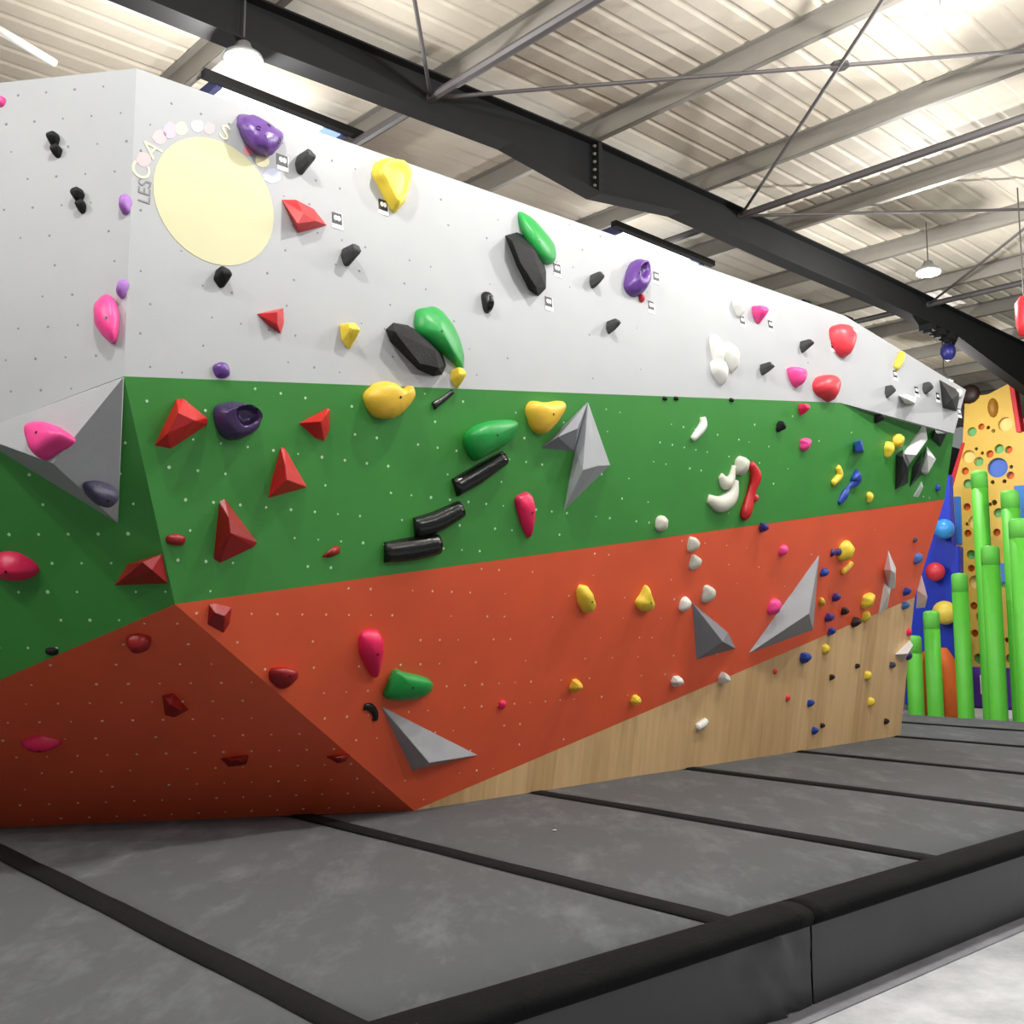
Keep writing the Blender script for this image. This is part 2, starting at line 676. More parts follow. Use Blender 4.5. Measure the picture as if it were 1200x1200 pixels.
def dome(pn, outline, h, material, label, group=None, apex=None, e=2.2, dish=None, rough=.06, name='climbing_hold', cat='climbing hold', bolt=True):
    pl = PLN[pn]
    cx = sum(p[0] for p in outline) / len(outline)
    cy = sum(p[1] for p in outline) / len(outline)
    M = hold_frame(pl, cx, cy, h * .35)
    Mi_ = M.inverted()
    sp = spline(outline, 4)
    ring = []
    for x, y in sp:
        q = Mi_ @ onpl(x, y, off(pl, h * .35))
        ring.append((q.x, q.y))
    if apex:
        q = Mi_ @ onpl(apex[0], apex[1], off(pl, h))
        ap = (q.x, q.y)
    else:
        ap = (sum(p[0] for p in ring) / len(ring), sum(p[1] for p in ring) / len(ring))
    me = dome_mesh(ring, ap, h, e, 6, dish, rough, len(label))
    big = max(p[0] for p in ring) - min(p[0] for p in ring) > .09
    return hold('climbing_hold' if name is None else name, me, material, M, label, cat, group,
                (ap[0], ap[1], h * (.985 if not dish else 1 - dish[1])) if big and bolt and not dish else None)


def facet(pn, base, tops, material, label, group=None, name='climbing_hold', cat='climbing hold', bev=.004, smooth=False):
    """convex hull of base corners on the board and raised corners (px, py, height above the board)"""
    pl = PLN[pn]
    cx = sum(p[0] for p in base) / len(base)
    cy = sum(p[1] for p in base) / len(base)
    M = hold_frame(pl, cx, cy, 0)
    Mi_ = M.inverted()
    bm = bmesh.new()
    for x, y in base:
        q = Mi_ @ onpl(x, y, pl)
        bm.verts.new((q.x, q.y, 0))
        bm.verts.new((q.x, q.y, -.004))
    for x, y, h in tops:
        q = Mi_ @ onpl(x, y, off(pl, h))
        bm.verts.new(q)
    r_ = bmesh.ops.convex_hull(bm, input=bm.verts[:])
    dead = [g for g in r_['geom_interior'] + r_['geom_unused'] if isinstance(g, bmesh.types.BMVert)]
    bmesh.ops.delete(bm, geom=list(set(dead)), context='VERTS')
    if bev:
        bmesh.ops.bevel(bm, geom=bm.edges[:], offset=bev, segments=3, affect='EDGES', clamp_overlap=True)
    return hold(name, bm_mesh(bm), material, M, label, cat, group, None, smooth)


def sweep(pn, spine, material, label, group=None, hk=1.0, name='climbing_hold', cat='climbing hold', lift=0.0):
    """a rounded bar along a path of (px, py, radius in px)"""
    pl = PLN[pn]
    cx = sum(p[0] for p in spine) / len(spine)
    cy = sum(p[1] for p in spine) / len(spine)
    d = (onpl(cx, cy, pl) - CAM).dot(FW)
    hm = sum(p[2] for p in spine) / len(spine) * d / FPX * hk
    M = hold_frame(pl, cx, cy, hm * .3)
    Mi_ = M.inverted()
    P = []
    for x, y, r_ in spine:
        q = Mi_ @ onpl(x, y, off(pl, hm * .3))
        P.append(Vector((q.x, q.y, r_ * d / FPX)))
    Q = []
    n = len(P)
    for i in range(n - 1):
        p0, p1, p2, p3 = P[max(i - 1, 0)], P[i], P[i + 1], P[min(i + 2, n - 1)]
        for s in range(5):
            t = s / 5
            Q.append(.5 * ((2 * p1) + (p2 - p0) * t + (2 * p0 - 5 * p1 + 4 * p2 - p3) * t * t + (3 * p1 - p0 - 3 * p2 + p3) * t ** 3))
    Q.append(P[-1])
    vs, fs, rows = [], [], []
    K = 9
    for i, q in enumerate(Q):
        a_ = Q[max(i - 1, 0)]
        b_ = Q[min(i + 1, len(Q) - 1)]
        t = Vector((b_.x - a_.x, b_.y - a_.y)).normalized()
        s = Vector((-t.y, t.x))
        k = len(vs)
        rr = max(q.z, .002)
        for j in range(K):
            th = math.pi * j / (K - 1)
            sh = math.sin(th) ** .8
            vs.append((q.x + s.x * rr * math.cos(th), q.y + s.y * rr * math.cos(th), -.004 + sh * rr * hk))
        rows.append(list(range(k, k + K)))
    for a_, b_ in zip(rows, rows[1:]):
        for j in range(K - 1):
            fs.append((a_[j], a_[j + 1], b_[j + 1], b_[j]))
        fs.append((a_[-1], a_[0], b_[0], b_[-1]))
    fs.append(tuple(rows[0]))
    fs.append(tuple(rows[-1][::-1]))
    bm = bmesh.new()
    bm.from_mesh(mesh(vs, fs))
    return hold(name, bm_mesh(bm), material, M, label, cat, group, None, True)


def pocket(o, M, px, py, r_, material='hold_dark_purple'):
    """a rimmed bolt pocket let into a hold where the photograph shows one"""
    from mathutils.bvhtree import BVHTree
    bm = bmesh.new()
    bm.from_mesh(o.data)
    t = BVHTree.FromBMesh(bm)
    bm.free()
    Mi_ = M.inverted()
    o_, d_ = Mi_ @ CAM, (Mi_.to_3x3() @ ray(px, py)).normalized()
    hit = t.ray_cast(o_, d_)
    if hit[0] is None:
        return
    q = hit[1].to_track_quat('Z', 'Y').to_matrix().to_4x4()
    q.translation = hit[0]
    bm = bmesh.new()
    add_lathe(bm, [(0, -.01), (r_ * 1.25, -.01), (r_ * 1.2, .002), (r_, .004), (r_ * .8, .002), (r_ * .65, -.004), (0, -.006)], 14, q)
    link('pocket', bm_mesh(bm), material).parent = o


SHAPES = {
    'round': [(-.5, 0), (-.42, .34), (0, .5), (.42, .34), (.5, 0), (.4, -.36), (0, -.5), (-.4, -.36)],
    'drop': [(0, .5), (.24, .25), (.42, -.05), (.36, -.36), (0, -.5), (-.36, -.36), (-.42, -.05), (-.22, .25)],
    'fang': [(-.4, .44), (0, .5), (.4, .42), (.44, .15), (.2, -.25), (.04, -.5), (-.1, -.46), (-.34, -.02)],
    'dee': [(-.46, .46), (-.1, .5), (.36, .3), (.5, 0), (.34, -.34), (-.05, -.5), (-.36, -.44), (-.46, 0)],
    'bean': [(-.3, .5), (.12, .46), (.3, .16), (.5, -.1), (.42, -.46), (.05, -.5), (-.12, -.2), (-.42, .08)],
    'slab': [(-.5, .3), (-.1, .46), (.5, .5), (.46, .02), (.3, -.46), (-.2, -.5), (-.46, -.3), (-.5, 0)],
}


def blob(pn, px, py, hpx, material, label, group=None, shape='round', asp=.85, hk=.5, rot=0, e=2.0, rough=.12, name='climbing_hold'):
    """a small hold: hpx is its height in the photograph, from which its real size follows"""
    pl = PLN[pn]
    d = (onpl(px, py, pl) - CAM).dot(FW)
    s = hpx * d / FPX
    h = s * hk
    M = hold_frame(pl, px, py, h * .45)
    c, sn = math.cos(math.radians(rot)), math.sin(math.radians(rot))
    ring = []
    for p in spline(SHAPES[shape], 3):
        x, y = p[0] * s * asp, p[1] * s
        ring.append((x * c - y * sn, x * sn + y * c))
    me = dome_mesh(ring, (0, s * .04), h, e, 5, None, rough, px * .37)
    return hold(name, me, material, M, label, 'climbing hold', group)


def chip(pn, px, py, hpx, material, label, group=None, asp=.8, hk=None, rot=0, seed=0):
    """a small angular foothold: ledge on top, undercut below"""
    pl = PLN[pn]
    d = (onpl(px, py, pl) - CAM).dot(FW)
    s = hpx * d / FPX
    h = s * (hk or (1.0 if material == 'hold_charcoal' and pn == 'GR' else .68))
    M = hold_frame(pl, px, py, h * .4)
    rg = random.Random(seed or int(px * 7 + py))
    bm = bmesh.new()
    c, sn = math.cos(math.radians(rot)), math.sin(math.radians(rot))

    def V(x, y, z):
        x, y = x * s * asp, y * s
        bm.verts.new((x * c - y * sn, x * sn + y * c, z * h))
    j = lambda: rg.uniform(-.06, .06)
    for x, y in ((-.38, .45), (.32, .5), (.5, .1), (.3, -.4), (-.05, -.5), (-.45, -.1)):
        V(x + j(), y + j(), -.02)
    for x, y, z in ((-.3, .4, .8), (.25, .44, .75), (.36, .12, 1), (-.3, .1, .95), (.05, -.22, .7), (.22, -.25, .5)):
        V(x + j(), y + j(), z + j())
    bmesh.ops.convex_hull(bm, input=bm.verts[:])
    bmesh.ops.bevel(bm, geom=bm.edges[:], offset=.05 * s, segments=1, affect='EDGES', clamp_overlap=True)
    return hold('climbing_hold', bm_mesh(bm), material, M, label, 'climbing hold', group, None, False)


BLK, RED, PNK, YEL, WHT, BLU, GRN, PUR = ('black holds on the wall', 'red holds on the wall', 'pink holds on the wall', 'yellow holds on the wall',
                                          'white holds on the wall', 'blue holds on the wall', 'green holds on the wall', 'purple holds on the wall')

# ---- volumes first
VOL = dict(name='climbing_volume', cat='volume')
VG = 'grey plywood volumes on the wall'
facet('NL', [(145, 442), (-34, 508), (138, 613)], [(62, 543, .42), (144, 443, .3)], 'volume_pale', 'large grey pyramid volume bridging the left grey and green boards, pink hold on it', VG, **VOL)
facet('GN', [(689, 471), (634, 525), (673, 529)], [(654, 512, .1), (677, 502, .1)], 'volume_grey', 'short grey wing volume pointing left, left half of the arrow shape', VG, **VOL)
facet('GN', [(689, 471), (715, 545), (661, 598), (674, 525)], [(700, 546, .15), (683, 551, .13)], 'volume_light', 'tall narrow grey volume, right half of the arrow shape on green', VG, **VOL)
facet('OR', [(446, 827), (560, 885), (483, 903)], [(503, 894, .12)], 'volume_light', 'grey pyramid volume low on orange beside the bottom corner of the wall', VG, **VOL)
facet('OR', [(811, 706), (816, 773), (862, 760), (853, 741)], [(847, 752, .13)], 'volume_grey', 'dark grey wedge volume on orange with white hold at its tip', VG, **VOL)
facet('OR', [(960, 650), (877, 766), (953, 738)], [(948, 719, .17)], 'volume_light', 'tall pale grey triangular volume on orange with a pink ball at its left edge', VG, **VOL)
facet('G2', [(1101, 445), (1126, 459), (1121, 482), (1105, 478)], [(1116, 468, .18)], 'volume_black', 'black triangular volume on grey at the far end of the wall', 'black and white volumes at the far end', **VOL)
BW = 'black and white volumes at the far end'
facet('GN', [(1050, 533), (1058, 527), (1066, 540), (1064, 566), (1049, 574)], [(1058, 535, .1), (1064, 548, .12), (1056, 566, .06)], 'volume_black', 'black faceted volume left of the white leaf volume at far end', BW, **VOL)
facet('GN', [(1081, 499), (1082, 520), (1064, 546), (1058, 532)], [(1087, 515, .08), (1074, 533, .1), (1085, 500, .04)], 'volume_white', 'white leaf shaped volume standing upright between two black ones on green', BW, **VOL)
facet('GN', [(1080, 530), (1080, 556), (1066, 571), (1069, 548)], [(1079, 542, .1), (1074, 556, .08)], 'volume_black', 'black splinter volume under the white leaf volume at far end', BW, **VOL)
facet('GN', [(1086, 523), (1094, 536), (1086, 557), (1079, 553)], [(1097, 538, .08), (1088, 554, .07), (1087, 533, .1)], 'volume_white', 'grey white diamond volume right of the black splinter volume', BW, **VOL)
facet('GN', [(1080, 564), (1082, 571), (1076, 583), (1070, 582)], [(1080, 570, .06)], 'volume_white', 'small grey white chip volume just above orange at far end', BW, **VOL)
facet('GN', [(1091, 514), (1096, 503), (1110, 507), (1102, 524)], [(1108, 508, .14), (1098, 508, .1)], 'volume_black', 'black undercut volume tucked under the grey board at far end', BW, **VOL)
facet('OR', [(1041, 645), (1050, 666), (1049, 690), (1042, 690), (1036, 668)], [(1049, 672, .1), (1044, 668, .12)], 'volume_white', 'white pointed volume on orange near the far end, upper of two', BW, **VOL)
facet('OR', [(1036, 683), (1044, 690), (1040, 712), (1029, 721)], [(1042, 696, .07)], 'volume_white', 'white tapering volume hanging to the wood, lower of two', BW, **VOL)
facet('OR', [(1080, 674), (1083, 690), (1083, 712), (1074, 713), (1075, 692)], [(1087, 700, .16), (1084, 712, .12)], 'volume_white', 'white leaf volume sticking out past the end edge of the wall', BW, **VOL)
facet('WD', [(1049, 767), (1066, 750), (1068, 763), (1058, 776)], [(1070, 756, .1), (1064, 766, .12)], 'volume_white', 'white slanted volume on wood beside the green posts', BW, **VOL)

# ---- grey boards, left face
chip('GL', 61, 163, 19, 'hold_black', 'upper lobe of the higher black foothold on left grey board', BLK, rot=8, seed=1)
chip('GL', 65, 177, 16, 'hold_black', 'lower lobe of the higher black foothold on left grey board', BLK, rot=8, seed=2)
chip('GL', 90, 229, 19, 'hold_black', 'upper lobe of the lower black foothold on left grey board', BLK, rot=8, seed=3)
chip('GL', 94, 242, 16, 'hold_black', 'lower lobe of the lower black foothold on left grey board', BLK, rot=8, seed=4)
blob('GL', 145, 238, 25, 'hold_lilac', 'small oval lilac hold beside the lower black foothold', PUR, asp=.52)
blob('GL', 142, 337, 24, 'hold_lilac', 'slim lilac hold just above the pink teardrop', PUR, asp=.46, rot=-8)
dome('GL', [(120, 342), (131, 349), (136, 372), (131, 399), (119, 393), (107, 376), (107, 354)], .08, 'hold_pink', 'bright pink teardrop hold on left grey board', PNK, apex=(124, 372))
blob('GL', -1, 118, 14, 'hold_pink', 'sliver of pink hold cut by the frame edge on grey', PNK)
# ---- grey boards, right face
po = dome('GR', [(283, 133), (300, 130), (322, 142), (335, 153), (333, 166), (318, 178), (302, 173), (286, 153)], .13, 'hold_purple', 'large purple pocketed hold at the top edge of grey board', PUR, apex=(312, 158), rough=.1)
for x_, y_, r_ in ((327, 165, .016), (303, 150, .012), (315, 147, .01)):
    pocket(po, po.matrix_basis, x_, y_, r_)
chip('GR', 357, 190, 26, 'hold_charcoal', 'charcoal foothold beside the purple pocketed hold at wall top', BLK, rot=-18, asp=.66)
dome('GR', [(439, 201), (444, 188), (460, 184), (476, 189), (482, 206), (478, 230), (469, 245), (461, 244), (447, 217)], .09, 'hold_yellow', 'large yellow shell hold with a rim at top of grey board', YEL, dish=(.8, .3, -.012, -.012))
facet('GR', [(330, 234), (347, 234), (368, 245), (383, 264), (350, 273), (341, 256)], [(356, 250, .09), (371, 259, .07), (349, 262, .08)], 'hold_red', 'red winged wedge hold under the purple one on grey', RED, bev=.008)
chip('GR', 411, 299, 25, 'hold_charcoal', 'charcoal foothold right below the red winged wedge and its tag', BLK, rot=-12, asp=.66)
chip('GR', 261, 325, 25, 'hold_black', 'black foothold at the bottom edge of the painted disc', BLK, rot=-8, asp=.8)
facet('GR', [(301, 368), (332, 361), (333, 378), (329, 391), (314, 381)], [(325, 366, .07), (325, 380, .06)], 'hold_red', 'small red wedge hold in the middle of grey board', RED, bev=.007)
chip('GR', 410, 392, 30, 'hold_yellow', 'small yellow knob right of the small red wedge', YEL, rot=8, asp=.6, hk=.7)
blob('GR', 573, 353, 26, 'hold_gloss_black', 'slim glossy black oval hold between the two black bars', BLK, asp=.5, rot=6)
facet('GR', [(592, 276), (606, 272), (622, 280), (634, 296), (640, 318), (640, 338), (631, 347), (620, 340), (606, 312)], [(600, 282, .1), (624, 292, .11), (634, 322, .11), (628, 336, .1), (610, 308, .1)], 'hold_black', 'upper large black bar hold leaning on the green fin', BLK, bev=.012)
dome('GR', [(611, 247), (625, 251), (642, 268), (654, 285), (655, 303), (645, 308), (631, 300), (617, 274)], .1, 'hold_green', 'upper tall green fin hold near the top of the wall', GRN, apex=(633, 282), e=1.7, rough=.02)
facet('GR', [(452, 386), (461, 378), (478, 381), (500, 394), (518, 414), (523, 428), (518, 439), (508, 441), (490, 433), (457, 400)], [(462, 388, .1), (480, 386, .1), (510, 412, .11), (514, 431, .1), (492, 426, .1)], 'hold_black', 'lower large black bar hold beside the green fin on grey', BLK, bev=.012)
dome('GR', [(491, 363), (505, 358), (518, 359), (536, 380), (547, 408), (546, 432), (530, 419), (507, 402), (491, 386)], .1, 'hold_green', 'lower large green fin hold just above the green board', GRN, apex=(518, 388), e=1.7, rough=.02)
chip('GR', 537, 443, 24, 'hold_yellow', 'small yellow knob at the seam below the green fin', YEL, asp=.62, hk=.7)
chip('GR', 699, 328, 18, 'hold_charcoal', 'charcoal foothold left of the purple hollow hold', BLK, rot=-14, asp=.66)
chip('GR', 718, 382, 17, 'hold_charcoal', 'charcoal foothold lower left of the purple hollow hold', BLK, rot=-14, asp=.66)
dome('GR', [(736, 330), (740, 312), (748, 303), (757, 306), (762, 322), (757, 341), (746, 346), (738, 339)], .12, 'hold_purple', 'purple hollow hold with a pocket near the top edge', PUR, dish=(.5, .5, -.01, .03))
blob('GR', 753, 349, 10, 'hold_rose', 'tiny red knob under the purple hollow hold', RED)
blob('GR', 868, 359, 24, 'hold_white', 'white D shaped hold near the top edge of the wall', WHT, asp=.8, shape='drop', rot=180)
chip('GR', 891, 368, 21, 'hold_pink', 'small pink wedge right of the white D hold', PNK, asp=.9)
blob('GR', 842, 410, 40, 'hold_white', 'upper left white petal of the three petal cluster', WHT, asp=.42, rot=6, hk=.3)
blob('GR', 859, 418, 36, 'hold_white', 'right white petal of the three petal cluster', WHT, asp=.72, shape='drop', rot=190, hk=.4)
blob('GR', 846, 435, 32, 'hold_white', 'lower white petal of the three petal cluster', WHT, asp=.95, shape='drop', rot=195, hk=.4)
chip('GR', 898, 432, 15, 'hold_charcoal', 'charcoal foothold between white petals and pink hold', BLK, rot=-14, asp=.66)
chip('GR', 945, 405, 15, 'hold_charcoal', 'charcoal foothold left of the red shield hold', BLK, rot=-14, asp=.66)
dome('GR', [(977, 383), (989, 379), (1000, 385), (1002, 398), (995, 417), (986, 414), (979, 400)], .13, 'hold_rose', 'large red shield hold at the fold of the grey board', RED, rough=.03)
dome('GR', [(957, 449), (963, 440), (976, 439), (984, 449), (978, 469), (969, 466), (960, 459)], .13, 'hold_rose', 'large red shield hold touching the green seam', RED, rough=.03)
dome('GR', [(926, 431), (935, 430), (943, 434), (943, 445), (937, 453), (930, 446)], .1, 'hold_pink', 'pink hold left of the lower red shield', PNK, rough=.03)
blob('GR', 261, 433, 19, 'hold_purple', 'small purple cup hold sitting on the green seam', PUR, asp=1.1, rot=15)
sweep('G2', [(1057, 414, 4), (1055, 422, 5), (1050, 431, 4)], 'hold_yellow', 'yellow bent hold on the folded grey end board', YEL, hk=1.4)
chip('G2', 1043, 459, 16, 'hold_charcoal', 'charcoal foothold left of the white ledge on end board', BLK, rot=-20, asp=.7)
facet('G2', [(1053, 463), (1062, 462), (1074, 466), (1072, 474), (1060, 473)], [(1062, 467, .15), (1072, 472, .15)], 'hold_white', 'white ledge hold on the folded grey end board', WHT, bev=.01)
chip('G2', 1087, 455, 15, 'hold_charcoal', 'charcoal foothold right of the white ledge on end board', BLK, rot=-20, asp=.7)
blob('G2', 1125, 461, 12, 'hold_white', 'white knob at the very end of the grey board', WHT)

# ---- left green and orange faces
dome('VL', [(33, 503), (45, 496), (62, 497), (79, 508), (79, 516), (62, 527), (46, 536), (38, 526)], .09, 'hold_pink', 'pink hold mounted on the pale face of the grey pyramid volume', PNK, e=3.5, rough=.02)
dome('VD', [(101, 573), (108, 568), (124, 569), (137, 575), (134, 586), (122, 592), (106, 586)], .09, 'hold_slate', 'dark slate hold on the shaded face of the pyramid volume', PUR, e=3, rough=.05)
dome('NL', [(-12, 655), (4, 648), (24, 652), (43, 668), (32, 680), (12, 683), (-10, 676)], .08, 'hold_crimson', 'crimson lens hold on shaded green at the frame edge', RED, e=1.5, rough=.02)
facet('NL', [(134, 686), (150, 661), (190, 649), (197, 684)], [(167, 659, .1), (178, 668, .09)], 'hold_dark_red', 'dark red wedge hold on the shaded green beside the ridge', RED, bev=.01)
blob('NL', 60, 764, 10, 'hold_black', 'small dark foothold where shaded green meets shaded orange', BLK, asp=1.5)
blob('OL', 162, 757, 29, 'hold_dark_red', 'dark red round hold, highest on the shaded orange face', RED, asp=.95)
facet('OL', [(190, 815), (203, 812), (221, 832), (204, 841), (193, 838)], [(200, 826, .07), (212, 832, .06)], 'hold_dark_red', 'dark red wedge hold in the middle of shaded orange', RED, bev=.008)
dome('OL', [(23, 873), (40, 866), (58, 868), (72, 873), (58, 880), (36, 881)], .06, 'hold_crimson', 'crimson flat lens hold on the shaded orange face', RED, e=1.6, rough=.02)
facet('OL', [(258, 889), (292, 885), (289, 896), (268, 899)], [(276, 890, .05)], 'hold_dark_red', 'dark red ledge hold low on shaded orange', RED, bev=.006, smooth=True)
facet('OL', [(382, 887), (410, 884), (405, 892), (396, 895)], [(398, 888, .05)], 'hold_dark_red', 'dark red ledge hold on shaded orange by the slanted edge', RED, bev=.006, smooth=True)

# ---- green face
facet('GN', [(207, 468), (215, 467), (243, 490), (243, 498), (200, 526), (181, 522)], [(209, 484, .1), (229, 493, .08), (196, 508, .08)], 'hold_red', 'red three armed hold at the left of green board', RED, bev=.012)
dome('GN', [(255, 480), (268, 472), (288, 472), (304, 486), (304, 502), (290, 513), (270, 516), (257, 500)], .12, 'hold_dark_purple', 'dark purple scooped hold beside the red three armed hold', PUR, dish=(.6, .42, .012, .03), rough=.04)
facet('GN', [(350, 496), (384, 478), (387, 480), (386, 505), (380, 517), (370, 514)], [(376, 494, .09), (382, 486, .06)], 'hold_red', 'red wedge hold pointing left at top of green board', RED, bev=.01)
facet('GN', [(329, 524), (334, 525), (360, 571), (314, 584), (319, 560)], [(336, 562, .1), (334, 545, .08)], 'hold_red', 'red pyramid hold in the middle of the red group on green', RED, bev=.01)
facet('GN', [(257, 588), (263, 584), (302, 636), (298, 641), (258, 660), (250, 655)], [(270, 625, .1), (268, 606, .08)], 'hold_dark_red', 'largest red triangular hold on green beside the ridge', RED, bev=.012)
blob('GN', 207, 633, 14, 'hold_dark_red', 'small red button left of the largest red triangle', RED, asp=1.7)
facet('GN', [(376, 653), (392, 639), (399, 640), (398, 649), (386, 654)], [(391, 646, .04)], 'hold_dark_red', 'small red chip hold low on green above orange', RED, bev=.006, smooth=True)
dome('GN', [(430, 467), (436, 455), (448, 448), (460, 448), (469, 455), (476, 456), (483, 452), (485, 462), (478, 475), (468, 486), (454, 491), (439, 486)], .11, 'hold_gold', 'round yellow hold with a horn at the grey and green seam', YEL, e=3, rough=.04)
sweep('GN', [(508, 476, 5), (520, 468, 4), (531, 459, 3.5)], 'hold_gloss_black', 'small black bar foothold under the small yellow knob', BLK)
dome('GN', [(549, 515), (558, 502), (578, 494), (608, 494), (610, 504), (600, 520), (580, 532), (560, 540)], .14, 'hold_green', 'glossy green bowl hold above the black bars on green', GRN, apex=(583, 510), e=2.6, rough=.02)
sweep('GN', [(534, 572, 11), (560, 557, 11.5), (592, 537, 9)], 'hold_gloss_black', 'topmost of three black bars stepping down the green board', BLK)
sweep('GN', [(487, 619, 12), (512, 612, 13), (541, 597, 11)], 'hold_gloss_black', 'middle of three black bars stepping down the green board', BLK)
sweep('GN', [(452, 648, 12), (482, 644, 14), (514, 638, 13)], 'hold_gloss_black', 'lowest of three black bars just above the orange seam', BLK)
dome('GN', [(620, 480), (627, 470), (642, 472), (660, 470), (661, 480), (650, 497), (637, 509), (626, 502)], .1, 'hold_gold', 'yellow heart shaped hold left of the grey arrow volume', YEL, e=2.6, rough=.04)
dome('GN', [(606, 588), (613, 579), (622, 578), (626, 592), (625, 612), (622, 631), (615, 620)], .07, 'hold_crimson', 'crimson fang hold under the yellow heart hold', PNK, rough=.04)
sweep('GN', [(824, 489, 4), (823, 500, 6), (812, 515, 4)], 'hold_white', 'white banana hold near the top of green board', WHT, hk=1.3)
blob('GN', 777, 614, 19, 'hold_stone', 'round off white hold just above the orange seam', WHT, asp=1.0)
sweep('GN', [(845, 557, 4), (850, 566, 8), (857, 561, 6), (861, 546, 3.5)], 'hold_stone', 'small white hook hold left of the white ball', WHT, hk=1.1)
sweep('GN', [(831, 584, 5), (844, 591, 10), (857, 582, 10), (863, 563, 5)], 'hold_stone', 'large white crescent hold under the white hook', WHT, hk=1.0)
blob('GN', 871, 546, 23, 'hold_stone', 'white ball hold at the head of the red snake', WHT, asp=.9)
sweep('GN', [(881, 543, 4), (885, 558, 8), (880, 578, 6), (874, 600, 8), (871, 608, 5)], 'hold_red', 'long red snake shaped hold crossing down to orange', RED, hk=1.3)
blob('GN', 886, 584, 10, 'hold_rose', 'small red knob on the right of the red snake', RED)
chip('GN', 915, 500, 13, 'hold_black', 'small black and pale foothold on green left of pink wedge', BLK, rot=-30, asp=1.0)
chip('GN', 942, 480, 14, 'hold_crimson', 'pink wedge hold hugging the grey seam', PNK, asp=1.2)
blob('GN', 945, 521, 15, 'hold_pink', 'pink bean hold below the pink wedge', PNK, shape='slab', asp=1.1)
chip('GN', 1030, 490, 13, 'hold_black', 'dark foothold just under the folded grey seam', BLK, rot=-30, asp=1.1)
facet('GN', [(1001, 518), (1010, 515), (1013, 530), (1001, 531)], [(1008, 517, .1), (1012, 528, .1), (1003, 528, .08)], 'hold_blue', 'blue box shaped hold on green', BLU, bev=.012)
sweep('GN', [(982, 547, 4), (984, 557, 5), (976, 567, 4)], 'hold_yellow', 'yellow elbow hold left of the blue paddle', YEL, hk=1.2)
sweep('GN', [(1001, 556, 8), (1003, 563, 8), (996, 571, 3), (990, 580, 6), (984, 590, 3)], 'hold_blue', 'blue paddle hold slanting down green', BLU, hk=1.0)
blob('GN', 1020, 583, 13, 'hold_yellow', 'small yellow drop above the orange seam at the right', YEL, shape='drop', rot=180)
blob('GN', 1054, 517, 18, 'hold_yellow', 'upper yellow ball of the pair beside the black volumes', YEL, asp=1.0)
blob('GN', 1043, 527, 19, 'hold_yellow', 'lower yellow ball of the pair beside the black volumes', YEL, asp=.8, shape='drop', rot=180)
blob('GN', 1100, 572, 9, 'hold_blue', 'small blue hold in the far bottom corner of green', BLU)
for x, y in ((780, 467), (793, 467), (858, 469)):
    blob('GN', x, y, 5, 'hold_black', {780: 'tiny black chip on the seam, first of the close pair', 793: 'tiny black chip on the seam, second of the close pair',
                                      858: 'tiny black chip on the seam under the white petals'}[x], BLK, asp=1.8)

# ---- orange face
facet('OR', [(245, 708), (254, 707), (272, 712), (269, 731), (262, 742), (243, 732)], [(252, 718, .05), (263, 722, .06)], 'hold_dark_red', 'red block hold at the top corner of lit orange', RED, bev=.008)
dome('OR', [(317, 790), (324, 784), (338, 784), (349, 790), (345, 802), (332, 809), (320, 801)], .07, 'hold_dark_red', 'red knob hold by the slanted edge of lit orange', RED, apex=(340, 792), rough=.08)
dome('OR', [(424, 748), (432, 740), (445, 741), (450, 756), (447, 777), (441, 796), (431, 782), (424, 766)], .08, 'hold_crimson', 'crimson fang hold above the green block on orange', PNK, rough=.03)
dome('OR', [(453, 818), (464, 788), (475, 789), (505, 797), (510, 808), (500, 818), (478, 823)], .09, 'hold_green', 'green block hold on orange above the grey pyramid', GRN, apex=(484, 806), e=2.6, rough=.03)
sweep('OR', [(427, 829, 4), (434, 829, 5), (440, 836, 4.5), (440, 844, 4)], 'hold_gloss_black', 'small black hook hold left of the low grey pyramid', BLK)
blob('OR', 589, 827, 12, 'hold_crimson', 'tiny magenta knob alone on orange', PNK)
dome('OR', [(679, 690), (688, 687), (694, 697), (697, 711), (689, 719), (681, 712)], .08, 'hold_yellow', 'left one of two yellow lobed holds on orange', YEL, rough=.15)
dome('OR', [(759, 687), (763, 697), (766, 708), (761, 717), (750, 715), (747, 707), (753, 697)], .08, 'hold_yellow', 'yellow teardrop hold right of the yellow lobed hold', YEL, rough=.1)
chip('OR', 675, 806, 19, 'hold_gold', 'yellow chip hold under the left yellow lobed hold', YEL, asp=.75)
chip('OR', 745, 822, 15, 'hold_yellow', 'yellow chip hold just above the wood edge', YEL, asp=.8)
for x, y, l in ((814, 639, 'topmost of the white D shaped holds in a column on orange'), (816, 660, 'second white D shaped hold down the column on orange'),
                (832, 697, 'white D shaped hold right of the dark wedge volume tip')):
    blob('OR', x, y, 18 if y < 690 else 21, 'hold_stone', l, WHT, shape='dee', asp=1.25, hk=.35)
blob('OR', 804, 709, 18, 'hold_white', 'white ball hold touching the tip of the dark wedge volume', WHT, asp=.9)
chip('OR', 793, 800, 15, 'hold_white', 'white chip hold on orange just above the wood', WHT, asp=1.1)
chip('WD', 848, 796, 15, 'hold_white', 'white chip hold on wood just below the orange edge', WHT, asp=1.1, rot=-20)
sweep('WD', [(817, 853, 4.5), (823, 849, 5), (828, 845, 4)], 'hold_white', 'white bar hold lying low on the wood', WHT, hk=1.4)
chip('OR', 895, 619, 13, 'hold_indigo', 'small indigo chip under the tail of the red snake', BLU, asp=1.0)
blob('OR', 919, 646, 14, 'hold_pink', 'pink ball hold alone above the tall triangular volume', PNK)
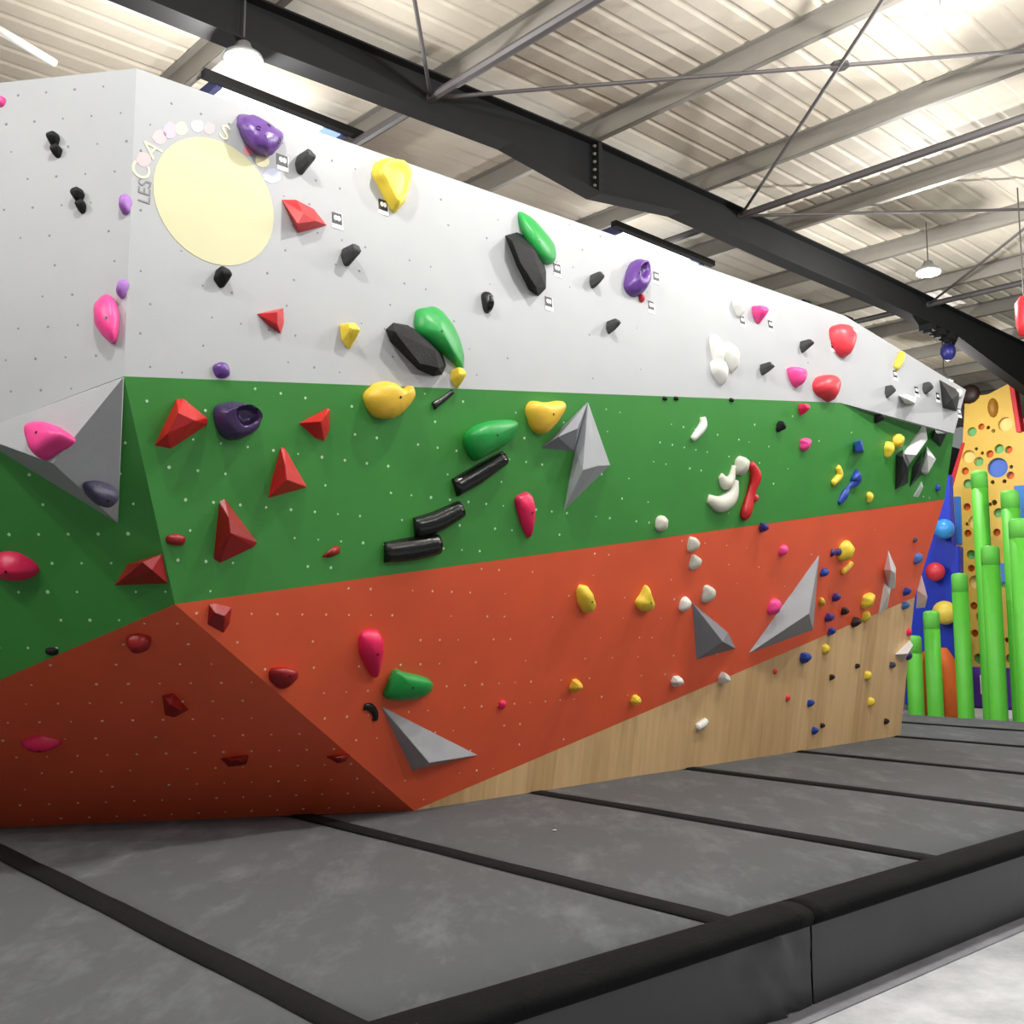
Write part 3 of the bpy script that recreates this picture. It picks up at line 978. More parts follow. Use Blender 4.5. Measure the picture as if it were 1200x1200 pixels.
blob('OR', 909, 712, 20, 'hold_pink', 'pink ball hold on the left edge of the tall triangular volume', PNK, asp=.95)
blob('OR', 993, 647, 25, 'hold_yellow', 'yellow egg hold beside the indigo bow', YEL, asp=.9)
sweep('OR', [(998, 660, 4), (994, 665, 4), (987, 671, 4)], 'hold_gold', 'yellow finger hold under the yellow egg', YEL, hk=1.3)
sweep('OR', [(975, 648, 5), (979, 647, 3), (984, 647, 5)], 'hold_indigo', 'indigo bow shaped hold left of the yellow egg', BLU)
chip('OR', 966, 672, 12, 'hold_blue', 'blue chip right of the tall triangular volume top', BLU)
blob('OR', 964, 706, 12, 'hold_gold', 'yellow chip at the right edge of the tall triangular volume', YEL, shape='bean', rot=20)
chip('OR', 980, 701, 12, 'hold_indigo', 'blue chip right of the small yellow chip', BLU)
chip('OR', 972, 725, 13, 'hold_indigo', 'blue chip just above the wood edge', BLU)
chip('WD', 974, 741, 12, 'hold_blue', 'blue chip straddling the orange and wood edge', BLU)
blob('WD', 969, 761, 12, 'hold_yellow', 'yellow knob on wood below the blue chips', YEL, asp=1.0)
chip('WD', 944, 772, 15, 'hold_blue', 'largest blue hold on wood under the tall triangular volume', BLU, asp=1.0)
chip('OR', 990, 717, 11, 'hold_brown', 'dark brown chip on orange near the wood edge', BLK)
chip('WD', 1003, 730, 14, 'hold_brown', 'dark brown hook on wood right under the orange edge', BLK, asp=.9)
blob('OR', 1018, 705, 19, 'hold_yellow', 'upper yellow of the stacked pair near the white volumes', YEL, asp=.95, shape='slab')
blob('WD', 1016, 722, 14, 'hold_yellow', 'lower yellow of the stacked pair, on wood', YEL, asp=1.0)
chip('WD', 975, 794, 8, 'hold_brown', 'small brown foothold low on wood, left of two', BLK)
chip('WD', 1005, 781, 7, 'hold_brown', 'small brown foothold on wood, right of two', BLK)
chip('WD', 1046, 780, 9, 'hold_slate', 'small grey blue foothold on wood under the slanted white volume', BLK)
blob('WD', 1018, 792, 11, 'hold_yellow', 'yellow button on wood, upper of two', YEL, asp=1.0)
blob('WD', 1022, 823, 11, 'hold_yellow', 'yellow button on wood, lower of two', YEL, asp=1.0)
chip('WD', 950, 825, 10, 'hold_blue', 'small blue hold low on wood, upper of two', BLU)
chip('WD', 955, 857, 10, 'hold_blue', 'small blue hold just above the mat on wood', BLU)
chip('WD', 964, 851, 7, 'hold_brown', 'tiny brown foothold right of the lowest blue hold', BLK)
chip('WD', 1039, 846, 8, 'hold_brown', 'tiny brown foothold at the far foot of the wood', BLK)
blob('WD', 909, 787, 7, 'hold_rose', 'tiny coral knob on wood, higher of two', RED)
blob('WD', 924, 818, 8, 'hold_rose', 'tiny coral knob on wood, lower of two', RED)
blob('OR', 1077, 655, 14, 'hold_sky', 'pale blue hold on orange at the far edge', BLU)
blob('OR', 1073, 633, 7, 'hold_slate', 'tiny grey foothold on orange at the far edge', BLK)
chip('OR', 1063, 694, 11, 'hold_blue', 'blue cup hold beside the white leaf volume at the end', BLU)
chip('WD', 1061, 710, 11, 'hold_sky', 'grey blue cup hold on wood near the far edge', BLU)
blob('WD', 1066, 741, 9, 'hold_crimson', 'tiny pink hold on the far edge of the wood', PNK)
blob('WD', 1066, 769, 10, 'hold_indigo', 'tiny violet hold on the far edge of the wood', BLU)

# ---- route tags
for i, (x, y, hp, pn, l) in enumerate((
        (331, 191, 23, 'GR', 'black and white route tag under the purple pocketed hold'), (395, 259, 22, 'GR', 'black and white route tag right of the red winged wedge'),
        (449, 243, 22, 'GR', 'black and white route tag left below the yellow shell hold'), (653, 317, 18, 'GR', 'black and white route tag under the upper green fin'),
        (643, 356, 18, 'GR', 'black and white route tag under the upper black bar'), (769, 326, 16, 'GR', 'black and white route tag right of the purple hollow hold'),
        (763, 360, 16, 'GR', 'black and white route tag below the tiny red knob'), (870, 377, 15, 'GR', 'black and white route tag under the white D hold'),
        (903, 382, 15, 'GR', 'black and white route tag right of the small pink wedge'), (976, 406, 14, 'GR', 'black and white route tag left of the red shield at the fold'),
        (1049, 440, 12, 'G2', 'small route tag under the yellow bent hold'), (1074, 459, 10, 'G2', 'small route tag above the white ledge hold'),
        (1099, 466, 10, 'G2', 'small route tag left of the black triangular volume'), (1124, 484, 12, 'G2', 'small route tag at the very end of the grey board'))):
    pl = PLN[pn]
    d = (onpl(x, y, pl) - CAM).dot(FW)
    s = .082 if pn == 'GR' else .09
    M = hold_frame(pl, x, y, 0)
    bm = bmesh.new()
    add_box(bm, (0, 0, .0015), (s * .9, s * 1.2, .003))
    o = link('route_tag', bm_mesh(bm), 'tag_white', None, M)
    tag(o, l, 'route tag', 'route tags on the grey boards')
    bm = bmesh.new()
    add_box(bm, (-s * .03, s * .16, .0035), (s * .82, s * .84, .001))
    k = link('printed_square', bm_mesh(bm), 'tag_black')
    k.parent = o
    bm = bmesh.new()
    for dx in (-.13, .13):
        pts = [bm.verts.new((s * (dx + .16 * math.cos(t * .5236)), s * (.2 + .2 * math.sin(t * .5236)), .0045)) for t in range(12)]
        bm.faces.new(pts)
    k2 = link('printed_mark', bm_mesh(bm), 'tag_white')
    k2.parent = k

# ------------------------------------------------------------------ floor and landing mat
FA, FN = -4.0, 6.0
bm = bmesh.new()
add_box(bm, (0, 0, -.05), (60, 60, .1), Matrix.Translation(Vector((4, 12, 0))))
o = link('floor', bm_mesh(bm), 'concrete', None, Matrix())
o['kind'] = 'structure'


def front_n(a):
    return -2.62 + .05 * a


MATM = Matrix((A, N, Z)).transposed().to_4x4()          # local x along the wall, y out of it, z up
mat_root = empty('landing_mat', Matrix.Translation(an(5.2, -4.0, 0)))


def anlink(name, bm, material, parent=None, smooth=False):
    """links a bmesh drawn in hall coordinates: x along the wall, y out of it, z up"""
    bmesh.ops.transform(bm, matrix=MATM, verts=bm.verts)
    return link(name, bm_mesh(bm), material, parent, Matrix(), smooth)



tag(mat_root, 'long grey carpeted bouldering mat with black seams in front of the wall', 'crash mat')
SEAMS = [-3.4, -1.65, .1, 1.85, 3.6, 5.35, 7.2, 8.95, 10.95, 12.6]
BACKN = -9.0
edges = SEAMS + [13.85]
for a0, a1 in zip(edges, edges[1:]):
    bm = bmesh.new()
    nx, ny = 14, 14
    grid = []
    for i in range(nx + 1):
        col_ = []
        for j in range(ny + 1):
            fx, fy = i / nx, j / ny
            a_ = a0 + .012 + (a1 - a0 - .024) * fx
            f_ = front_n(a_) - .1
            b_ = BACKN if a0 < 10.9 else BACKN - 1.5
            y = b_ + (f_ - b_) * fy
            ed = min(fx, 1 - fx) * 2
            z = .4 - .012 * max(0, 1 - ed * 9) ** 2 + .006 * noise.noise(Vector((a_ * 1.3, y * 1.3, 0)))
            col_.append(bm.verts.new((a_, y, z)))
        grid.append(col_)
    for i in range(nx):
        for j in range(ny):
            bm.faces.new((grid[i][j], grid[i + 1][j], grid[i + 1][j + 1], grid[i][j + 1]))
    border = [grid[i][0] for i in range(nx + 1)] + [grid[nx][j] for j in range(1, ny + 1)] + [grid[i][ny] for i in range(nx - 1, -1, -1)] + [grid[0][j] for j in range(ny - 1, 0, -1)]
    low = [bm.verts.new((v.co.x, v.co.y, .02)) for v in border]
    for i in range(len(border)):
        j = (i + 1) % len(border)
        bm.faces.new((border[i], low[i], low[j], border[j]))
    anlink('mat_section', bm, 'mat_carpet', mat_root, True)
for a0 in SEAMS[1:]:
    wd = .062 if a0 < 8 else .045
    bm = bmesh.new()
    rows = []
    for j in range(31):
        y0, y1 = (BACKN if a0 < 10.9 else BACKN - 1.5), front_n(a0) - .06
        y = y0 + (y1 - y0) * j / 30
        wv = .006 * noise.noise(Vector((a0 * 7, y * 2.2, 1)))
        zt = .397 + .003 * noise.noise(Vector((a0, y * 3, 4)))
        rows.append([bm.verts.new((a0 - wd + wv, y, zt)), bm.verts.new((a0 - wd + .008 + wv, y, zt + .009)), bm.verts.new((a0 + wd - .008 + wv, y, zt + .009)), bm.verts.new((a0 + wd + wv, y, zt))])
    for p, q in zip(rows, rows[1:]):
        for i in range(3):
            bm.faces.new((p[i], q[i], q[i + 1], p[i + 1]))
    anlink('seam_strip', bm, 'mat_strip', mat_root, True)
# rounded front edge and the vinyl skirts below it
AB = 4.03
for a0, a1 in ((-3.4, AB - .006), (AB + .006, 13.85)):
    bm = bmesh.new()
    rows = []
    n_ = int((a1 - a0) / .09)
    prof = [(-.16, .395), (-.15, .404), (-.1, .412), (-.05, .41), (-.012, .398), (.006, .385), (.012, .365), (.008, .345), (-.002, .33), (-.03, .325)]
    for i in range(n_ + 1):
        a_ = a0 + (a1 - a0) * i / n_
        row = []
        for k, (y, z) in enumerate(prof):
            nz = noise.noise(Vector((a_ * 5, y * 9, z * 9))) * (.007 if k < 9 else 0)
            row.append(bm.verts.new((a_, front_n(a_) + y + nz, z + nz * .6)))
        rows.append(row)
    for p, q in zip(rows, rows[1:]):
        for k in range(len(prof) - 1):
            bm.faces.new((p[k], q[k], q[k + 1], p[k + 1]))
    bm.faces.new(rows[0])
    bm.faces.new(rows[-1][::-1])
    anlink('edge_bolster', bm, 'mat_edge', mat_root, True)
    bm = bmesh.new()
    rows = []
    n_ = int((a1 - a0) / .05)
    for i in range(n_ + 1):
        a_ = a0 + (a1 - a0) * i / n_
        row = []
        for k in range(9):
            z = .336 - k * .0415
            cr = max(0, 1 - abs(a_ - (AB - .3)) / .35)
            nz = .003 * noise.noise(Vector((a_ * 3, z * 4, 2))) + cr * .045 * noise.noise(Vector((a_ * 13 + z * 16, z * 9, 7)))
            row.append(bm.verts.new((a_, front_n(a_) - .008 + nz, max(z, .004))))
        rows.append(row)
    for p, q in zip(rows, rows[1:]):
        for k in range(8):
            bm.faces.new((p[k], q[k], q[k + 1], p[k + 1]))
    anlink('vinyl_skirt', bm, 'mat_vinyl', mat_root, True)
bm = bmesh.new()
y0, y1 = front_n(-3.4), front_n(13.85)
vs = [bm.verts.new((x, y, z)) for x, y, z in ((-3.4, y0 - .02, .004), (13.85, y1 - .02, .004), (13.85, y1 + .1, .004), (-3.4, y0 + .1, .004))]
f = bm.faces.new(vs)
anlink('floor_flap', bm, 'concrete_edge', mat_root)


def scrap(px, py, pl, s, label):
    p = onpl(px, py, pl)
    bm = bmesh.new()
    rg = random.Random(px)
    pts = [(math.cos(t) * s * rg.uniform(.6, 1.1), math.sin(t) * s * rg.uniform(.5, 1), rg.uniform(.002, .5 * s)) for t in [i * .9 for i in range(7)]]
    top = bm.verts.new((0, 0, s * .55))
    vs = [bm.verts.new(q) for q in pts]
    base = bm.verts.new((0, 0, .0005))
    for i in range(7):
        bm.faces.new((vs[i], vs[(i + 1) % 7], top))
        bm.faces.new((vs[(i + 1) % 7], vs[i], base))
    o = link('paper_scrap', bm_mesh(bm), 'paper_white', None, Matrix.Translation(p))
    tag(o, label, 'litter', 'white scraps')


scrap(985, 1160, (Vector((0, 0, .004)), Z), .022, 'white crumpled scrap on the floor at the foot of the mat skirt')
scrap(650, 974, (Vector((0, 0, .401)), Z), .018, 'white scrap lying on the grey mat below the wall')

# ------------------------------------------------------------------ roof
ceil = empty('ceiling', Matrix.Translation(an(8, -4, ROOF_Z)))
ceil['kind'] = 'structure'


def top_z(a):
    pts = [(-8, 6.2), (3.5, 6.40), (7.5, 6.58), (13.5, 6.66), (34, 6.72)]
    for (x0, z0), (x1, z1) in zip(pts, pts[1:]):
        if a <= x1:
            return z0 + (z1 - z0) * (a - x0) / (x1 - x0)
    return pts[-1][1]


def bot_z(a):
    hp = [(7.48 - 1.25, None), (7.48, 6.02), (7.48 + 1.35, None)]
    base = top_z(a) - .38 - (.04 if a > 9 else 0)
    if hp[0][0] < a <= 7.48:
        t = (a - hp[0][0]) / 1.25
        b0 = top_z(hp[0][0]) - .38
        return b0 + (6.02 - b0) * t
    if 7.48 < a < hp[2][0]:
        t = (a - 7.48) / 1.35
        b0 = top_z(hp[2][0]) - .38
        return 6.02 + (b0 - 6.02) * t
    if a > 15.8:
        return base - min(1.1, (a - 15.8) * .14)
    return base


def rafter(nn):
    st = [-8, -2, 3.5, 6.23, 7.48, 8.83, 11, 13.5, 15.8, 18, 20.5, 22.5]
    bm = bmesh.new()
    for x0, x1 in zip(st, st[1:]):
        t0, t1, b0, b1 = top_z(x0), top_z(x1), bot_z(x0), bot_z(x1)
        for (y0, y1, za0, zb0, za1, zb1) in ((nn - .006, nn + .006, b0, t0, b1, t1), (nn - .1, nn + .1, b0 - .006, b0 + .012, b1 - .006, b1 + .012),
                                            (nn - .1, nn + .1, t0 - .016, t0, t1 - .016, t1)):
            v = [bm.verts.new(q) for q in ((x0, y0, za0), (x0, y1, za0), (x0, y1, zb0), (x0, y0, zb0), (x1, y0, za1), (x1, y1, za1), (x1, y1, zb1), (x1, y0, zb1))]
            for f in ((0, 1, 2, 3), (7, 6, 5, 4), (0, 4, 5, 1), (1, 5, 6, 2), (2, 6, 7, 3), (3, 7, 4, 0)):
                bm.faces.new([v[i] for i in f])
    o = anlink('rafter', bm, 'beam_steel', ceil)
    bm = bmesh.new()
    add_box(bm, (7.48, nn, (6.03 + top_z(7.48)) / 2), (.05, .2, top_z(7.48) - 6.03))
    p = anlink('splice_plate', bm, 'beam_steel', o)
    bm = bmesh.new()
    for k in range(6):
        for sx in (-.035, .035):
            add_tube(bm, (7.48 + sx, nn + .06, 6.1 + k * .085), (7.48 + sx * 1.6, nn + .06, 6.1 + k * .085), .016, 6)
    tag(anlink('splice_bolts', bm, 'purlin_steel', o), kind='stuff')
    return o


RN = -6.75
for nn in (RN, RN + 5.3, RN - 5.3):
    rafter(nn)
# column at the knee of the visible frame
for nn in (RN, RN - 5.3):
    bm = bmesh.new()
    add_box(bm, (22.6, nn, 3.0), (.4, .02, 6.2))
    add_box(bm, (22.4, nn, 3.0), (.02, .2, 6.2))
    add_box(bm, (22.8, nn, 3.0), (.02, .2, 6.2))
    anlink('column', bm, 'beam_steel', ceil)
# purlins
PA = [7.42 + 1.85 * k for k in range(-7, 9)]
for a_ in PA:
    z = top_z(a_)
    bm = bmesh.new()
    n0, n1 = -13.5, 5.0
    nm = (n0 + n1) / 2
    L = n1 - n0
    add_box(bm, (a_, nm, z + .1), (.012, L, .2))
    add_box(bm, (a_ + .035, nm, z + .006), (.07, L, .012))
    add_box(bm, (a_ - .035, nm, z + .194), (.07, L, .012))
    anlink('purlin', bm, 'purlin_steel', ceil)
# profiled roof sheets: one metre wide, ribs along the slope
SK = [(-7.95, -7.2, 3.2, 4.75), (-7.8, -7.05, 8.2, 9.75)]      # rooflight openings (n0, n1, a0, a1), set below the sheet line
n0 = -13.5
si = 0
while n0 < 4.9:
    bm = bmesh.new()
    prof = []
    for r_ in range(4):
        o_ = n0 + r_ * .25
        prof += [(o_, 0), (o_ + .17, 0), (o_ + .2, .011), (o_ + .222, .011)]
    prof.append((n0 + 1.0, 0))
    st = [-6, -2, 3.5, 7.5, 13.5, 20, 27]
    rows = [[bm.verts.new((a_, y + .004 * (si % 2), top_z(a_) + .202 + z)) for y, z in prof] for a_ in st]
    for p, q in zip(rows, rows[1:]):
        for k in range(len(prof) - 1):
            bm.faces.new((p[k], q[k], q[k + 1], p[k + 1]))
    anlink('roof_sheet', bm, 'roof_steel', ceil)
    n0 += 1.0
    si += 1


def rod(p, q, r, name, material='strut_steel', parent=None):
    bm = bmesh.new()
    add_tube(bm, p, q, r, 8)
    return anlink(name, bm, material, parent or ceil)


def an_px(px, py, nn=None, z=None):
    P = onpl(px, py, (N * nn, N) if nn is not None else (Vector((0, 0, z)), Z))
    return Vector((P.dot(A), P.dot(N), P.z))


SZ = 6.3
sa = [an_px(505, 115, nn=RN + .02), an_px(868, 253, nn=RN + .02), an_px(1088, 357, nn=RN + .02)]
sa.append(Vector((sa[0].x - 5.0, RN + .02, sa[0].z)))
for p in sa:
    rod(p, (p.x, RN + 5.28, p.z), .045, 'tie_strut')
for p, q in ((sa[0], sa[1]), (sa[1], sa[2]), (sa[3], sa[0])):
    p2, q2 = Vector((p.x, RN + 5.28, p.z)), Vector((q.x, RN + 5.28, q.z))
    rod(p, q2, .018, 'brace_rod')
    rod(q, p2, .018, 'brace_rod')
    c = (p + q2) / 2
    bm = bmesh.new()
    add_lathe(bm, [(.0, -.012), (.085, -.012), (.085, .012), (0, .012)], 8, Matrix.Translation(c))
    anlink('brace_plate', bm, 'strut_steel', ceil)
    # the same ties in the bay behind
    p3, q3 = Vector((p.x, RN - 5.28, p.z)), Vector((q.x, RN - 5.28, q.z))
    rod(q, q3, .045, 'tie_strut')

# rooflights: framed bright panels between two purlins beyond the frame
for k, (pxs, nm_) in enumerate((([(262, 104), (398, 150)], 'window_1'), ([(726, 272), (822, 304)], 'window_2'))):
    zz = 6.36
    p, q = an_px(*pxs[0], z=zz), an_px(*pxs[1], z=zz)
    a0, a1 = p.x, q.x
    nf = (p.y + q.y) / 2
    wroot = empty(nm_, Matrix.Translation(an((a0 + a1) / 2, nf, zz)))
    wroot['kind'] = 'structure'
    bm = bmesh.new()
    add_box(bm, ((a0 + a1) / 2, nf + .06, zz), (a1 - a0 + .5, .08, .07))
    anlink('near_bar', bm, 'beam_steel', wroot)
    bm = bmesh.new()
    add_box(bm, ((a0 + a1) / 2, nf - .75, zz - .0), (a1 - a0 + .3, .07, .1))
    anlink('far_bar', bm, 'beam_steel', wroot)
    for e in (a0 - .08, a1 + .08):
        bm = bmesh.new()
        add_box(bm, (e, nf - .35, zz), (.06, .75, .1))
        anlink('end_bar', bm, 'frame_blue', wroot)
    bm = bmesh.new()
    add_box(bm, ((a0 + a1) / 2 - .1, nf - .36, zz - .02), (a1 - a0 - .1, .7, .02))
    anlink('pane', bm, 'skylight', wroot)
    bm = bmesh.new()
    add_box(bm, (a1 - .05, nf - .36, zz - .02), (.2, .7, .02))
    anlink('pane', bm, 'skylight_blue', wroot)

# pale pipe run in the top corner behind the wall
bm = bmesh.new()
p, q = an_px(-30, 18, z=6.1), an_px(64, 74, z=6.1)
add_tube(bm, p, q, .035, 10)
o = anlink('pipe', bm, 'pale_metal', None, True)
tag(o, 'short pale pipe slung under the roof behind the left end of the wall', 'pipe')

# ------------------------------------------------------------------ lamps
def highbay(a_, n_, z, label, watt=None):
    root = empty('ceiling_lamp', Matrix.Translation(an(a_, n_, z)))
    tag(root, label, 'lamp', 'round high bay lamps')
    T = Matrix.Translation(Vector((a_, n_, z)))
    bm = bmesh.new()
    add_lathe(bm, [(.0, .15), (.05, .15), (.07, .1), (.14, .05), (.155, .015), (.148, .012), (.0, .012)], 24, T)
    h = anlink('housing', bm, 'lamp_housing', root, True)
    bm = bmesh.new()
    add_lathe(bm, [(.0, .012), (.14, .012), (.137, -.012), (.08, -.03), (0, -.034)], 24, T)
    g = anlink('diffuser', bm, 'lamp_glass', root, True)
    rod((a_, n_, z + .15), (a_, n_, top_z(a_) + .02), .008, 'hanger', 'strut_steel', root)
    ld = bpy.data.lights.new('lamp_light', 'POINT')
    ld.energy = watt or LAMP_W
    ld.shadow_soft_size = .055
    ld.color = (1.0, .985, .96)
    lo = bpy.data.objects.new('lamp_light', ld)
    COL.objects.link(lo)
    lo.location = an(a_, n_, z - .14)


p = an_px(285, 74, z=5.85)
highbay(p.x, p.y, 5.86, 'round lit lamp glowing above the wall top under the big dark beam')
p = an_px(1088, 320, z=6.0)
highbay(p.x, p.y, 6.0, 'round lit lamp above the far end of the wall')
p = an_px(1128, -2, z=6.1)
highbay(p.x, p.y, 6.1, 'round lit lamp cut off by the top edge of the picture')
OPEN = 'unseen round lit lamp over the open hall'
for a_, n_ in ((1.2, -3.1), (4.1, -3.1), (9.1, -2.8), (15.5, -2.6), (-1.6, -3.3), (-2.0, -5.5), (-4.8, -4.4)):  # lamps left of the corner are added to brighten the left grey board
    highbay(a_, n_, 5.9, OPEN, 190 if a_ < 0 else None)
for a_, n_ in ((2.4, .3), (6.0, .3), (9.6, .3), (13.2, .5)):  # unseen front row added to brighten the overhanging orange board
    highbay(a_, n_, 5.3, OPEN, FRONT_W)
highbay(17.6, -7.6, 5.9, 'round lamp added to brighten the yellow play climber', 170)  # added lamp, brightens the play area beyond the wall
for a_ in (1.5, 5.5, 9.5, 13.5):  # out-of-sight lamps added to light the roof behind the wall
    highbay(a_, -9.6, 4.9, 'round lamp added out of sight behind the climbing wall to light the roof', 150)

# small fittings on the big beam and behind the wall top
def beam_bits():
    p = an_px(1111, 412, nn=RN - .2)
    root = empty('hanging_lantern', Matrix.Translation(an(p.x, p.y, p.z)))
    tag(root, 'dark blue rounded lantern hanging below the big beam', 'lantern')
    bm = bmesh.new()
    bmesh.ops.create_uvsphere(bm, u_segments=16, v_segments=10, radius=.12, matrix=Matrix.Translation(p) @ Matrix.Diagonal((1, 1, 1.25, 1)))
    mat('lantern_blue', (40, 42, 120), .4, .1, 6)
    anlink('body', bm, 'lantern_blue', root, True)
    rod(p, (p.x - .03, p.y, bot_z(p.x)), .012, 'hanger', 'strut_steel', root)
    for k, (px, py) in enumerate(((1087, 385), (1099, 389), (1110, 393))):
        q = an_px(px, py, nn=RN)
        bm = bmesh.new()
        add_box(bm, (q.x, q.y, bot_z(q.x) - .05), (.16, .2, .1))
        add_box(bm, (q.x, q.y, bot_z(q.x) - .115), (.1, .1, .05))
        o = anlink('beam_clamp', bm, 'beam_steel')
        tag(o, ['black clamp under the big beam, nearest of three in a row', 'black clamp under the big beam, middle of three in a row', 'black clamp under the big beam, beside the blue lantern'][k],
            'clamp', 'clamps under the beam')


beam_bits()
p = an_px(938, 345, nn=-8.5)
bm = bmesh.new()
add_box(bm, (p.x, p.y, p.z), (.22, .22, .5))  # plain blue box, use unknown
add_tube(bm, (p.x, p.y, p.z + .25), (p.x, p.y, top_z(p.x)), .02, 8)
o = anlink('blue_hanging_box', bm, 'lantern_blue')
tag(o, 'small dark blue box hanging just behind the wall top', 'speaker')
p = an_px(985, 366, nn=-8.5)
bm = bmesh.new()
add_box(bm, (p.x, p.y, p.z - .1), (.3, .3, .8))  # plain dark box for a black upright, use unknown
add_tube(bm, (p.x, p.y, p.z + .3), (p.x, p.y, top_z(p.x)), .03, 8)
o = anlink('dark_hanging_box', bm, 'beam_steel')
tag(o, 'dark box hanging from the roof behind the fold of the grey board', 'heater')

# ------------------------------------------------------------------ far walls
for nm_, c, s in (('wall_back', (34, -4, 3.6), (.2, 22, 7.6)), ('wall_left', (12, -14, 3.6), (46, .2, 7.6))):
    bm = bmesh.new()
    add_box(bm, c, s)
    o = anlink(nm_, bm, 'dark_wall')
    o['kind'] = 'structure'

# ------------------------------------------------------------------ play area beyond the mat
PA_ = 20.6                                        # distance along the hall of the tall yellow panel


def atA(px, py, a_):
    P = onpl(px, py, (A * a_, A))
    return Vector((P.dot(A), P.dot(N), P.z))


def a_frame(a_):
    # local x = -N (to the right as seen from the mat), y = up, z = towards the mat
    M = Matrix((N, Z, -A)).transposed().to_4x4()
    M.translation = A * a_
    return M


YM = a_frame(PA_)


def loc2(px, py, a_=PA_):
    P = onpl(px, py, (A * a_, A))
    return (P.dot(N), P.z)


def punched(outline, holes, thick):
    bm = bmesh.new()
    es = []
    vs = [bm.verts.new((x, y, 0)) for x, y in outline]
    for i in range(len(vs)):
        es.append(bm.edges.new((vs[i], vs[(i + 1) % len(vs)])))
    for cx, cy, r_ in holes:
        k = 16
        hv = [bm.verts.new((cx + r_ * math.cos(2 * math.pi * i / k), cy + r_ * math.sin(2 * math.pi * i / k), 0)) for i in range(k)]
        for i in range(k):
            es.append(bm.edges.new((hv[i], hv[(i + 1) % k])))
    bmesh.ops.triangle_fill(bm, use_beauty=True, use_dissolve=False, edges=es)
    keep = []
    for f in bm.faces[:]:
        c = f.calc_center_median()
        if any((c.x - cx) ** 2 + (c.y - cy) ** 2 < (r_ * .8) ** 2 for cx, cy, r_ in holes):
            keep.append(f)
    bmesh.ops.delete(bm, geom=keep, context='FACES')
    r_ = bmesh.ops.extrude_face_region(bm, geom=bm.faces[:])
    for v in [g for g in r_['geom'] if isinstance(g, bmesh.types.BMVert)]:
        v.co.z -= thick
    return bm_mesh(bm)


yroot = empty('play_climber', YM @ Matrix.Translation(Vector((loc2(1155, 700)[0], 0, 0))))
tag(yroot, 'tall yellow play climbing panel full of round holes behind the green posts', 'climbing panel')
out = [loc2(*p) for p in ((1108, 822), (1116, 560), (1128, 520), (1131, 466), (1158, 462), (1183, 449), (1192, 506), (1230, 506), (1230, 822))]
hl = [(1178, 497, 7.5), (1150, 500, 3.5), (1139, 506, 5), (1158, 501, 2), (1164, 505, 2), (1135, 535, 7), (1171, 526, 5), (1182, 527, 4), (1160, 532, 4), (1147, 541, 5),
      (1169, 548, 10.5), (1131, 552, 4), (1134, 567, 5), (1184, 557, 4), (1163, 565, 2.2), (1177, 564, 2.2), (1185, 547, 2), (1144, 526, 1.8), (1151, 531, 1.8),
      (1133, 594, 4), (1165, 589, 3), (1160, 591, 2), (1170, 601, 5), (1142, 612, 7), (1134, 625, 4), (1168, 624, 4), (1133, 614, 2), (1138, 650, 5), (1138, 666, 3.8),
      (1143, 682, 7), (1177, 683, 5), (1141, 710, 4), (1150, 723, 6), (1142, 742, 4), (1147, 772, 5.5), (1184, 772, 5), (1180, 750, 2.5), (1188, 602, 2.2)]
holes = []
mpp = (onpl(1156, 600, (A * PA_, A)) - CAM).dot(FW) / FPX
for x, y, r_ in hl:
    c = loc2(x, y)
    holes.append((c[0], c[1], r_ * mpp * 1.12))
o = link('front_board', punched(out, holes, .06), 'panel_yellow', yroot, YM)
bm = bmesh.new()
xs = [p[0] for p in out]
f = bm.faces.new([bm.verts.new((x, y, -.3)) for x, y in out])
r_ = bmesh.ops.extrude_face_region(bm, geom=[f])
for v in [g for g in r_['geom'] if isinstance(g, bmesh.types.BMVert)]:
    v.co.z -= .05
link('back_board', bm_mesh(bm), 'panel_yellow', yroot, YM)
for i, (cx, cy, r_) in enumerate(holes):
    px, py, rp = hl[i]
    if rp < 3.4:
        continue
    m_ = 'disc_blue' if rp > 9 else ('panel_cream' if rp > 6.4 else ('disc_green' if rp >= 5 else 'soft_orange'))
    bm = bmesh.new()
    add_lathe(bm, [(0, -.16), (r_ * 1.15, -.16), (r_ * 1.15, -.12), (0, -.12)], 16, Matrix.Translation(Vector((cx, cy, 0))))
    link('backing_disc', bm_mesh(bm), m_, yroot, YM)
# coloured edge trims
for nm_, pts, m_ in (('edge_trim', ((1183, 449), (1189, 449), (1198, 507), (1192, 507)), 'trim_red'), ('edge_trim', ((1128, 519), (1131, 519), (1116, 574), (1111, 574)), 'trim_red'),
                     ('edge_trim', ((1113, 582), (1118, 582), (1121, 640), (1117, 640)), 'panel_cream'), ('edge_trim', ((1119, 582), (1126, 582), (1128, 638), (1122, 638)), 'trim_blue')):
    lp = [loc2(*p) for p in pts]
    me = prism([(p[0], p[1]) for p in lp], .22, .01)
    link(nm_, me, m_, yroot, YM @ Matrix.Translation(Vector((0, 0, .05))))
bm = bmesh.new()
c = loc2(1164, 478)
me = dome_mesh([(c[0] + .1 * math.cos(t * .52), c[1] + .2 * math.sin(t * .52)) for t in range(12)], c, .12)
mat('hold_ochre', (170, 118, 36), .5, .05)
o = link('handhold', me, 'hold_ochre', yroot, YM, True)
c = loc2(1136, 462)
me = dome_mesh([(c[0] + .22 * math.cos(t * .52), c[1] + .2 * math.sin(t * .52)) for t in range(12)], c, .12)
link('handhold', me, 'hold_brown', yroot, YM, True)


